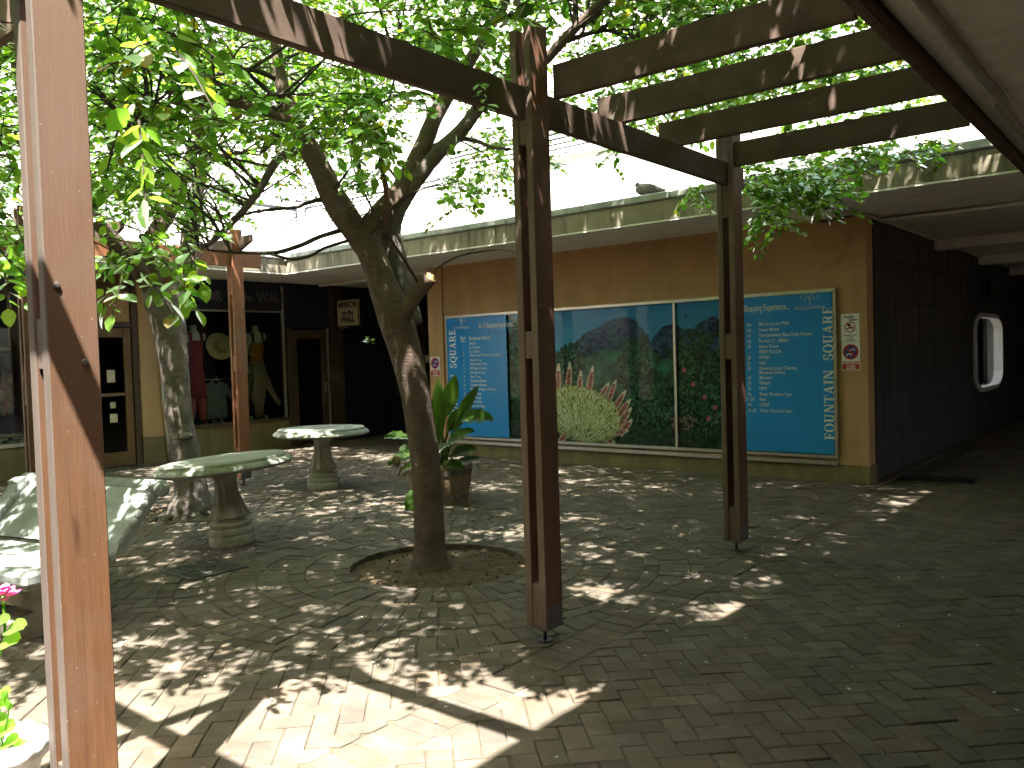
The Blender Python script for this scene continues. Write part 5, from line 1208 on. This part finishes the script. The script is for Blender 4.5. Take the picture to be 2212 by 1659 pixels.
# foliage seen in the photograph: x0, y0, x1, y1, share of cover
COVER = [(-60, -80, 60, 640, .75), (190, -80, 340, 120, 1.0), (190, 100, 480, 300, 1.0), (190, 300, 420, 480, .85), (205, 480, 450, 580, .3), (330, 300, 560, 420, .6), (340, 420, 540, 500, .32),
         (330, -80, 560, 0, .9), (480, 60, 620, 260, .85), (560, -80, 720, 100, .55), (600, 100, 860, 330, .85), (520, 260, 660, 400, .35), (700, 330, 850, 420, .3), (620, 330, 700, 420, .22),
         (720, -80, 1090, 120, .7), (860, 100, 1100, 250, .55), (940, 380, 1010, 430, .7), (900, 330, 960, 400, .18), (1010, 260, 1100, 420, .75), (1090, -80, 1340, 130, .7), (1180, 130, 1340, 260, .4),
         (1340, -80, 1720, 60, .95), (1340, 60, 1720, 200, .7), (1340, 200, 1620, 300, .42), (1700, -80, 1905, 120, .65), (1700, 120, 1960, 220, .55), (1600, 220, 2080, 300, .42), (1190, 320, 1215, 370, .5), (1300, 320, 1345, 345, .5),
         (1610, 340, 1840, 420, .8), (1830, 300, 2040, 335, .75), (1600, 400, 1820, 450, .5), (1640, 440, 1720, 520, .6), (1490, 400, 1535, 440, .5)]
def cover(x, y):
    c = 0
    for a, b, a1, b1, k in COVER:
        if a <= x <= a1 and b <= y <= b1: c = max(c, k)
    return c
def bright(gx, gy):
    """open to the sky on the sun's side: the bright foreground patch"""
    e = .18 * mnoise.noise(Vector((gx * 1.3, gy * 1.3, 4)))
    if gx > -3.75: return gy < 2.80 + e + .40 * max(0, min(1, (gx + 3.6))) - .0
    return gx > -4.4 and gy < 2.25 + e + (gx + 3.75) * .45
CLEAR = [((770, 500), (712, 408), 34, 6.3), ((712, 408), (655, 300), 30, 6.3), ((655, 300), (612, 200), 24, 6.2), ((800, 500), (912, 320), 34, 6.5), ((912, 320), (975, 200), 26, 6.6), ((850, 480), (949, 327), 30, 6.5), ((949, 327), (1034, 232), 24, 6.5),
         ((835, 640), (780, 510), 70, 6.5), ((860, 600), (845, 480), 60, 6.6), ((640, 322), (532, 448), 18, 6.4), ((640, 268), (447, 215), 14, 5.9), ((1175, 131), (1290, 10), 22, 6.0), ((395, 640), (412, 1000), 60, 9.0), ((560, 440), (720, 540), 46, 6.4), ((340, 700), (360, 900), 60, 9.0)]
def over_pergola(p):
    return p[0] > -3.25 and 3.2 < p[1] < 6.7 and p[2] < 3.5
def blocked(x, y, d):
    for (ax, ay), (bx, by), w, dm in CLEAR:
        if d > dm + .3: continue
        ux, uy = bx - ax, by - ay; t = max(0, min(1, ((x - ax) * ux + (y - ay) * uy) / (ux * ux + uy * uy)))
        if math.hypot(x - ax - ux * t, y - ay - uy * t) < w: return True
    return False
LIMBS = {1: [], 2: []}
def limb(tree, root, pts, mat, name='branch', rough=.10, n=12, sub=5, cap=True, seed=0):
    """pts: (px, py, depth, radius)"""
    A = np.array([[*at(x, y, d), r] for x, y, d, r in pts]); Sx = spline(A, sub); m = MB(); m.tube(Sx[:, :3], np.maximum(Sx[:, 3], .002), n, None, cap, rough, seed)
    o = m.build(name, mat, root, True); LIMBS[tree].append(Sx); return o
def trees():
    t1 = empty('shade_tree', (PIT1[0], PIT1[1], 0), 'tall forked tree rising from the round pit in the middle of the courtyard', 'tree')
    t2 = empty('shade_tree', (-8.36, 4.71, 0), 'thick trunked tree behind the leaning round table at the left', 'tree')
    B, G = M['bark'], M['bark2']
    d = proj((-4.54, 4.6, 0))[2]
    base = [(933, 1246, d, .185), (931, 1222, d, .165), (929, 1190, d, .142), (926, 1120, d, .130), (922, 1050, d, .127), (917, 980, d, .127), (905, 900, d, .124), (893, 830, d - .02, .128), (876, 760, d - .03, .138), (858, 700, d - .05, .148), (838, 645, d - .06, .135), (818, 590, d - .06, .118), (800, 545, d - .06, .118), (782, 510, d - .05, .12)]
    base = [(x_, y_, d_, r_ * (.9 if y_ < 1200 else 1)) for x_, y_, d_, r_ in base]
    limb(1, t1, base, B, 'trunk', .05, 22, 6, True, 1)
    limb(1, t1, [(790, 530, d - .05, .10), (765, 494, d - .06, .102), (738, 455, d - .08, .100), (712, 408, d - .1, .095), (690, 360, d - .12, .086), (664, 312, d - .15, .075), (640, 270, d - .18, .064), (618, 215, d - .2, .055), (604, 160, d - .2, .046), (596, 90, d - .2, .038), (590, 0, d - .2, .03), (580, -120, d - .1, .018)], B, 'branch', .10, 16, 5, True, 2)
    limb(1, t1, [(778, 520, d - .03, .095), (800, 490, d, .088), (824, 458, d + .05, .082), (848, 430, d + .1, .078), (870, 402, d + .15, .076), (912, 320, d + .25, .072), (940, 252, d + .3, .066), (968, 205, d + .35, .060), (1017, 128, d + .4, .052), (1057, 60, d + .5, .044), (1096, -5, d + .5, .036), (1150, -120, d + .6, .022)], B, 'branch', .10, 16, 5, True, 3)
    limb(1, t1, [(884, 700, d + .08, .10), (872, 640, d + .12, .098), (858, 580, d + .15, .094), (846, 530, d + .17, .09), (843, 492, d + .18, .088), (860, 446, d + .18, .074), (895, 394, d + .18, .066), (949, 327, d + .15, .060), (998, 280, d + .12, .055), (1034, 232, d + .08, .050)], G, 'branch', .12, 16, 5, True, 4)
    limb(1, t1, [(872, 690, d - .10, .055), (890, 650, d - .16, .060), (910, 622, d - .22, .058), (930, 600, d - .28, .052)], B, 'cut_stub', .22, 12, 4, True, 5)
    q = at(931, 599, d - .282); nrm = at(934, 595, d - .29) - at(925, 606, d - .26); nrm /= np.linalg.norm(nrm); m = MB(); u = np.cross(nrm, [0, 0, 1.]); u /= np.linalg.norm(u); v = np.cross(nrm, u)
    m.add([q + nrm * .004 + (u * math.cos(a) + v * math.sin(a)) * .044 for a in np.linspace(0, 2 * math.pi, 16, endpoint=False)], [tuple(range(16))]); m.build('cut_face', M['cut'], t1)
    limb(1, t1, [(932, 592, d - .28, .008), (950, 575, d - .35, .007), (985, 556, d - .5, .007), (1030, 545, d - .6, .006), (1075, 540, d - .7, .005), (1110, 543, d - .8, .003)], M['twig'], 'twig', 0, 6, 4)
    limb(1, t1, [(1000, 551, d - .53, .004), (1010, 547, d - .55, .003), (1022, 540, d - .6, .002)], M['twig'], 'twig', 0, 5, 3)
    limb(1, t1, [(832, 492, d - .15, .022), (831, 455, d - .18, .026), (836, 420, d - .2, .023), (830, 390, d - .22, .022), (822, 350, d - .25, .02), (826, 310, d - .28, .016)], M['deadbark'], 'dead_branch', .2, 9, 4)
    limb(1, t1, [(990, 190, d + .35, .042), (1060, 178, d + .2, .04), (1120, 160, d + .05, .04), (1175, 131, d - .1, .040), (1212, 92, d - .2, .038), (1249, 54, d - .3, .034), (1303, -2, d - .4, .03), (1400, -110, d - .5, .018)], B, 'branch', .1, 12, 5, True, 6)
    limb(1, t1, [(930, 320, d + .25, .03), (985, 300, d + .2, .022), (1030, 305, d + .1, .018), (1062, 318, d + 0, .014), (1100, 322, d - .1, .010)], B, 'branch', .1, 8, 4)
    limb(1, t1, [(640, 268, d - .18, .045), (585, 249, d - .35, .042), (540, 232, d - .45, .038), (494, 218, d - .55, .036), (447, 215, d - .7, .034), (386, 225, d - .9, .028), (329, 249, d - 1.1, .02), (280, 290, d - 1.5, .012)], B, 'branch', .1, 10, 5, True, 7)
    limb(1, t1, [(638, 322, d - .12, .036), (600, 345, d - .1, .034), (582, 372, d - .05, .032), (560, 410, d, .030), (532, 448, d + .1, .028), (502, 480, d + .2, .026), (464, 517, d + .3, .022), (430, 540, d + .4, .016)], G, 'branch', .15, 10, 5, True, 8)
    for pts in ([(735, 498, d - .1, .020), (690, 512, d - .1, .018), (650, 530, d - .05, .018), (600, 545, d, .017), (560, 546, d + .1, .015), (500, 545, d + .2, .012), (450, 540, d + .3, .008)],
                [(752, 520, d - .1, .014), (700, 536, d - .12, .012), (672, 552, d - .15, .012), (630, 560, d - .1, .012), (583, 548, d, .010)],
                [(700, 428, d - .1, .018), (660, 440, d - .1, .015), (638, 448, d - .1, .014), (590, 452, d, .013), (540, 460, d + .05, .011), (500, 472, d + .1, .008)],
                [(655, 320, d - .1, .022), (690, 316, d - .1, .016), (760, 305, d - .05, .012), (830, 290, d, .008)],
                [(600, 170, d - .2, .024), (540, 150, d - .4, .018), (470, 160, d - .7, .013), (400, 180, d - 1.0, .008)],
                [(610, 225, d - .2, .022), (560, 180, d - .3, .018), (500, 130, d - .5, .013), (420, 90, d - .8, .008)],
                [(960, 220, d + .35, .022), (900, 200, d + .3, .015), (840, 215, d + .2, .010), (780, 245, d + .1, .006)],
                [(1017, 128, d + .4, .022), (960, 110, d + .3, .016), (880, 90, d + .1, .011), (800, 80, d - .1, .007)],
                [(1212, 92, d - .2, .02), (1300, 66, d - .3, .016), (1350, 80, d - .4, .013), (1400, 110, d - .5, .010)],
                [(1249, 54, d - .3, .018), (1290, 30, d - .3, .014), (1330, -20, d - .3, .01)],
                [(775, 490, d - .05, .008), (790, 470, d - .2, .006), (800, 440, d - .3, .004), (790, 410, d - .35, .003)]):
        limb(1, t1, pts, M['twig'], 'branch', .12, 7, 4)
    # fine bare twigs around the fork
    m = MB(); random.seed(21)
    for k in range(46):
        x0, y0 = random.uniform(560, 850), random.uniform(360, 500)
        if random.random() < .5: x0, y0 = random.uniform(700, 850), random.uniform(420, 490)
        a = random.uniform(-.6, 3.6); L = random.uniform(40, 120); P = [(x0, y0)]
        for i in range(3): a += random.gauss(0, .35); P.append((P[-1][0] + math.cos(a) * L / 3, P[-1][1] - math.sin(a) * L / 3))
        dd = d + random.uniform(-.4, .6); m.tube(spline([at(x, y, dd + .05 * i) for i, (x, y) in enumerate(P)], 3), .0032, 4)
    tag(m.build('bare_twigs', M['twig'], t1), kind='stuff')
    # ---- left tree
    e = proj((-8.36, 4.71, 0))[2]
    limb(2, t2, [(412, 1118, e, .26), (413, 1095, e, .23), (412, 1060, e, .175), (405, 1010, e, .155), (398, 965, e, .15), (390, 920, e, .132), (385, 890, e, .14), (382, 850, e, .135), (378, 800, e, .142), (370, 740, e, .158), (362, 690, e, .178), (356, 650, e, .205), (352, 625, e, .20)], G, 'trunk', .13, 20, 6, True, 11)
    limb(2, t2, [(372, 668, e, .11), (384, 630, e + .05, .105), (396, 580, e + .1, .10), (408, 530, e + .15, .095), (415, 480, e + .2, .09), (424, 420, e + .2, .075), (436, 360, e + .2, .065), (455, 290, e + .1, .055), (480, 225, e, .045), (500, 130, e, .035), (520, 20, e, .025), (530, -100, e, .015)], G, 'branch', .12, 14, 5, True, 12)
    limb(2, t2, [(345, 655, e, .12), (330, 600, e - .1, .10), (322, 540, e - .2, .09), (335, 500, e - .25, .08), (360, 470, e - .2, .075), (386, 403, e - .2, .07), (413, 336, e - .2, .06), (427, 269, e - .3, .052), (430, 200, e - .3, .042), (420, 100, e - .4, .03), (410, -50, e - .5, .018)], B, 'branch', .12, 14, 5, True, 13)
    limb(2, t2, [(340, 640, e, .11), (290, 570, e - .3, .09), (230, 500, e - .6, .08), (150, 400, e - .9, .07), (80, 280, e - 1.1, .06), (40, 160, e - 1.2, .05), (24, 60, e - 1.3, .042), (10, -60, e - 1.4, .03)], B, 'branch', .12, 12, 5, True, 14)
    limb(2, t2, [(80, 280, e - 1.1, .05), (40, 300, e - 1.3, .04), (-40, 310, e - 1.5, .03)], B, 'branch', .12, 8, 4)
    limb(2, t2, [(436, 360, e + .2, .035), (470, 340, e + .2, .028), (520, 330, e + .1, .02), (560, 335, e, .012)], M['twig'], 'branch', .1, 8, 4)
    # swollen scar and surface roots
    q = at(402, 942, e - .14); m = MB(); m.sphere(q, (.10, .06, .045), 16, 10); m.v = [tuple(np.array(p) + np.array([mnoise.noise(Vector(p) * 30) * .014] * 3)) for p in m.v]; m.build('bark_scar', M['bark2'], t2, True)
    for k in range(7):
        a = random.uniform(-2.4, .8); c = np.array([-8.36, 4.71, .0]); P = spline([c + np.array([math.cos(a), math.sin(a), 0]) * .16 + np.array([0, 0, .04]), c + np.array([math.cos(a), math.sin(a), 0]) * .32 + np.array([0, 0, .0]), c + np.array([math.cos(a + .3), math.sin(a + .3), 0]) * .50 + np.array([0, 0, -.03])], 5); m = MB(); m.tube(P, np.linspace(.04, .012, len(P)), 8, rough=.2, seed=k); m.build('root', M['bark2'], t2, True)
    # ---------------- foliage
    random.seed(5)
    allp = {k: np.vstack([s_[:, :3] for s_ in LIMBS[k] if s_[:, 3].max() > .0195]) for k in (1, 2)}
    near = {1: [], 2: []}; far = {1: [], 2: []}; twigs = {1: MB(), 2: MB()}; conn = 0
    def owner(p):
        a = np.linalg.norm(allp[1] - p, axis=1); b = np.linalg.norm(allp[2] - p, axis=1)
        return (1, allp[1][a.argmin()], a.min()) if a.min() < b.min() else (2, allp[2][b.argmin()], b.min())
    def twig(p, n, size, nearby, D=None, link_=.25):
        nonlocal conn
        k, q, dist = owner(p)
        if D is None:
            o = p - q; o[2] *= .3; D = o / (np.linalg.norm(o) + .3) + np.array([random.gauss(0, .6), random.gauss(0, .6), random.gauss(-.12, .25)])
        e_ = twig_leaves(p, D, n, size, (near if nearby else far)[k])
        twigs[k].tube([p - D / np.linalg.norm(D) * .06, (p + e_) / 2 + np.array([0, 0, .02]), e_], [.0042, .003, .0015], 4, cap=False)
        if random.random() < link_ and .15 < dist < 1.2 and p[2] > q[2] - .15:
            dd_ = np.linalg.norm(allp[k] - p, axis=1); cand = np.where(dd_ < dist * 1.5 + .1)[0]; q0 = allp[k][random.choice(list(cand))]; q = q0 if p[2] > q0[2] - .12 else q; L_ = np.linalg.norm(p - q)
            mid = (p + q) / 2 + np.array([random.gauss(0, .10), random.gauss(0, .10), .10 * L_]); twigs[k].tube(spline([q, mid, p], 4), np.linspace(.004 + .006 * L_, .0035, 9), 5, cap=False); conn += 1
    nin = nout = 0
    # canopy laid out by where its shade falls on the ground
    for it in range(25500):
        gx, gy = random.uniform(-13.0, -1.9), random.uniform(.4, 10.2); z = 2.7 + 4.0 * random.random() ** .85
        if it > 19000: gx, gy, z = random.uniform(-12.5, -1.9), random.uniform(6.8, 10.5), random.uniform(6.0, 8.4)
        if it > 22300 and it < 23000: continue
        if it > 23700: gx, gy, z = random.uniform(-4.6, -1.9), random.uniform(2.4, 8.0), random.uniform(4.9, 7.5)
        if it > 24300: gx, gy, z = random.uniform(-3.5, -2.1), random.uniform(3.1, 4.5), random.uniform(3.2, 6.5)
        p = np.array([gx + KX * z, gy - KY * z, z])
        if bright(gx, gy) or (p[0] > -1.2 and z < 5.0) or p[0] > .3 or p[0] < -12.6: continue
        cl = mnoise.noise(Vector((gx * 1.15, gy * 1.15, z * .5 + 7)))
        if cl < -.20 + .0 * z: continue
        x, y, dp = proj(p)
        if dp < 2.4 or over_pergola(p): continue
        if -30 < x < PW + 30 and -30 < y < PH:
            if random.random() > min(1, cover(x, y) * 1.15): continue
            if dp < 3.6 or blocked(x, y, dp): continue
            nin += 1; twig(p, random.randint(9, 14), random.uniform(.054, .074), dp < 8)
        else:
            nout += 1; twig(p, random.randint(11, 16), random.uniform(.07, .095), False, None, .06)
    # sprays placed where the photograph shows them, with the depth each seems to have
    sprays = [((650, 190, 850, 300), 4.4, 5.4, 44, .088), ((900, 10, 1070, 170), 4.6, 5.4, 26, .085), ((940, 385, 1020, 455), 7.0, 7.4, 13, .07), ((1010, 270, 1095, 440), 7.6, 8.4, 22, .07), ((1610, 350, 1830, 420), 6.9, 8.0, 46, .082), ((1635, 410, 1705, 500), 6.9, 7.4, 22, .082), ((1690, 400, 1790, 440), 7.0, 7.6, 22, .082),
              ((1840, 310, 2040, 335), 6.6, 7.4, 18, .07), ((1485, 400, 1530, 425), 7.0, 7.6, 6, .07), ((1190, 325, 1210, 360), 7.5, 8, 4, .07), ((1300, 322, 1345, 340), 7.5, 8, 4, .07),
              ((215, 490, 430, 560), 4.0, 4.8, 13, .085), ((-30, 480, 60, 600), 3.6, 4.4, 14, .085), ((200, 10, 460, 260), 4.2, 7.5, 150, .085), ((200, 260, 380, 430), 4.6, 8.0, 75, .082), ((-30, 0, 40, 480), 4.5, 8, 70, .082), ((420, 200, 640, 300), 5.2, 7, 34, .078),
              ((1330, -20, 1720, 90), 4.4, 7.0, 80, .08), ((1500, 90, 1880, 260), 6.8, 9.8, 150, .085), ((1340, 100, 1620, 260), 6.8, 9.8, 130, .085), ((1740, 40, 1960, 180), 6.2, 9.0, 90, .085), ((1860, 190, 2070, 250), 7.4, 9.2, 50, .08), ((1190, 130, 1400, 250), 6.8, 9.4, 50, .08), ((1600, 340, 1850, 420), 7.0, 8.2, 34, .08), ((720, -10, 1090, 100), 5.5, 9, 46, .078), ((1090, -10, 1340, 110), 6, 9, 40, .075), ((340, 300, 560, 430), 8, 10, 46, .075), ((330, 440, 480, 500), 8, 10, 16, .07), ((780, 370, 860, 400), 6.0, 6.5, 6, .075), ((700, 380, 790, 410), 6.0, 6.5, 4, .07), ((790, 738, 800, 742), 6.1, 6.15, 1, .05), ((480, 60, 700, 200), 6.5, 9.5, 70, .08), ((700, 90, 860, 260), 7, 9.5, 50, .08)]
    for (x0, y0, x1, y1), d0, d1, n, sz in sprays:
        for _ in range(n):
            p = at(random.uniform(x0, x1), random.uniform(y0, y1), random.uniform(d0, d1)); gx, gy = p[0] - KX * p[2], p[1] + KY * p[2]
            if p[2] < 2.0 and y0 < 700 and x0 > 500 and y0 != 738: continue
            if bright(gx, gy) and random.random() < .8: continue
            if blocked(*proj(p)) or over_pergola(p): continue
            twig(p, random.randint(9, 14), sz * random.uniform(.75, 1.0), True, np.array([random.gauss(0, .6), random.gauss(0, .6), random.gauss(-.22, .3)]), .3)
    # the closest, sunlit sprays: every leaf a piece of its own
    single = []
    for (x, y, dp, n, tx, ty) in ((340, 60, 2.95, 11, 450, 110), (380, 110, 2.9, 10, 440, 190), (270, 235, 2.85, 12, 240, 330), (300, 260, 2.9, 12, 310, 370), (255, 280, 2.95, 11, 330, 330), (330, 90, 3.1, 9, 280, 110), (280, 560, 3.9, 12, 250, 640), (350, 560, 3.9, 13, 400, 620), (400, 520, 4.0, 12, 430, 590), (310, 590, 3.9, 11, 350, 640), (240, 530, 4.0, 12, 230, 600), (420, 545, 4.0, 9, 400, 640), (20, 560, 3.6, 11, 60, 600), (10, 590, 3.5, 8, 20, 640), (40, 520, 3.7, 10, 10, 560)):
        p = at(x, y, dp); D = at(tx, ty, dp + random.uniform(-.15, .1)) - p; out = []
        e_ = twig_leaves(p, D / np.linalg.norm(D), n, .088, out); single += out
        twigs[2].tube([p, (p + e_) / 2 + np.array([0, 0, .02]), e_], [.005, .004, .002], 5, cap=False)
    for (p, D, nrm, s_) in single[:170]:
        v, f, t = leaves_arrays([(np.zeros(3), D, nrm, s_)], LEAF_V, LEAF_F); t = np.repeat(t[:1] * 1.15, len(f), 0)
        o = link('leaf', fast_mesh('leaf', v, f, M['leaf'], t, True), t2); o.location = tuple(p)
    for k, tr in ((1, t1), (2, t2)):
        v, f, t = leaves_arrays(near[k], LEAF_V, LEAF_F)
        if far[k]:
            v2, f2, t2_ = leaves_arrays(far[k], LEAF2_V, LEAF2_F); f = np.vstack([f, f2 + len(v)]); v = np.vstack([v, v2]); t = np.vstack([t, t2_])
        o = link('crown', fast_mesh('crown', v, f, M['leaf'], t, True), tr); tag(o, kind='stuff')
        o = twigs[k].build('twig_mass', M['twig'], tr); tag(o, kind='stuff')
    print('twigs', nin, nout, 'near', [len(near[k]) for k in near], 'far', [len(far[k]) for k in far], 'conn', conn)

def soil_and_litter():
    for (cx, cy, r, lab) in ((*PIT1, 'soil_patch'), (*PIT2, 'soil_patch')):
        n, k = 40, 9; V = []; F = []
        for i in range(k + 1):
            for j in range(n):
                a = 2 * math.pi * j / n; rr = r * 1.01 * i / k; x, y = cx + rr * math.cos(a), cy + rr * math.sin(a); V.append((x, y, -.045 + .03 * (1 - i / k) + .014 * mnoise.fractal(Vector((x * 9, y * 9, 2)), 1, 2, 4)))
        for i in range(k):
            for j in range(n): F.append((i * n + j, (i + 1) * n + j, (i + 1) * n + (j + 1) % n, i * n + (j + 1) % n))
        m = MB(); m.add(V, F); o = m.build(lab, M['soil'], None, True); tag(o, kind='structure')
        m = MB(); random.seed(int(cx * 100))
        for q in range(110):
            a = random.uniform(0, 6.28); rr = r * math.sqrt(random.random()) * .97; s_ = random.uniform(.003, .009); x, y = cx + rr * math.cos(a), cy + rr * math.sin(a); m.box((x - s_, y - s_, -.035), (x + s_, y + s_ * .7, -.028 + s_ * .7), None, rotm(random.uniform(-.5, .5), random.uniform(-.5, .5), random.uniform(0, 3)))
        tag(m.build('soil_clods', M['soil']), kind='stuff')
    m = MB(); random.seed(3)
    for q in range(260):
        if q < 150: x, y = random.uniform(-4.4, 1.5), random.uniform(1.0, 8)
        else: x, y = random.uniform(-9, -3), random.uniform(2.2, 8)
        s_ = random.uniform(.003, .009); a = random.uniform(0, 3); m.box((x - s_, y - s_ * .5, .003), (x + s_ * random.uniform(.5, 1.6), y + s_ * .5, .0055), None, rotm(random.uniform(-.1, .1), 0, a))
    tag(m.build('paper_litter', M['litter']), 'tiny white flecks of litter scattered over the brick paving', 'litter', kind='stuff')
    m = MB()
    for q in range(240):
        if q < 130: a = random.uniform(0, 6.28); rr = random.uniform(.1, .62); x, y = PIT2[0] + rr * math.cos(a), PIT2[1] + rr * math.sin(a); z = .008
        else: x, y = random.uniform(-11, -3), random.uniform(2.5, 9.5); z = .005
        L = random.uniform(.03, .07); a = random.uniform(0, 6.28); leaf_blade(m, (x, y, z), (math.cos(a), math.sin(a), random.uniform(0, .25)), (random.gauss(0, .3), random.gauss(0, .3), 1), L, L * .25, None, .3, .3, 3)
    tag(m.build('fallen_leaves', M['deadleaf']), 'dry brown leaves fallen around the trees', 'leaf litter', kind='stuff')

build_ground(); build_paving(); canopy(); near_side(); mural_building(); mural(); wall_signs(); tunnel(); upper_storey(); shopfront(); shop_goods(); pergola()
table('leaning round concrete table with a carved rim, nearest the drain grate', (-6.62, 4.12, 0), (math.radians(0), 0, 0), 0)
table('upright round concrete table in front of the dark corner shop', (-8.48, 6.58, 0), (0, 0, 0), .4)
bench(); grate(); barrel(); flower_pot(); pigeon(); trees(); soil_and_litter()
# the nearer table leans to the left of the view
for o in bpy.data.objects:
    if o.name == 'round_table': o.rotation_mode = 'QUATERNION'; o.rotation_quaternion = Matrix.Rotation(math.radians(-4.2), 3, Vector(FW * np.array([1, 1, 0])).normalized()).to_quaternion()
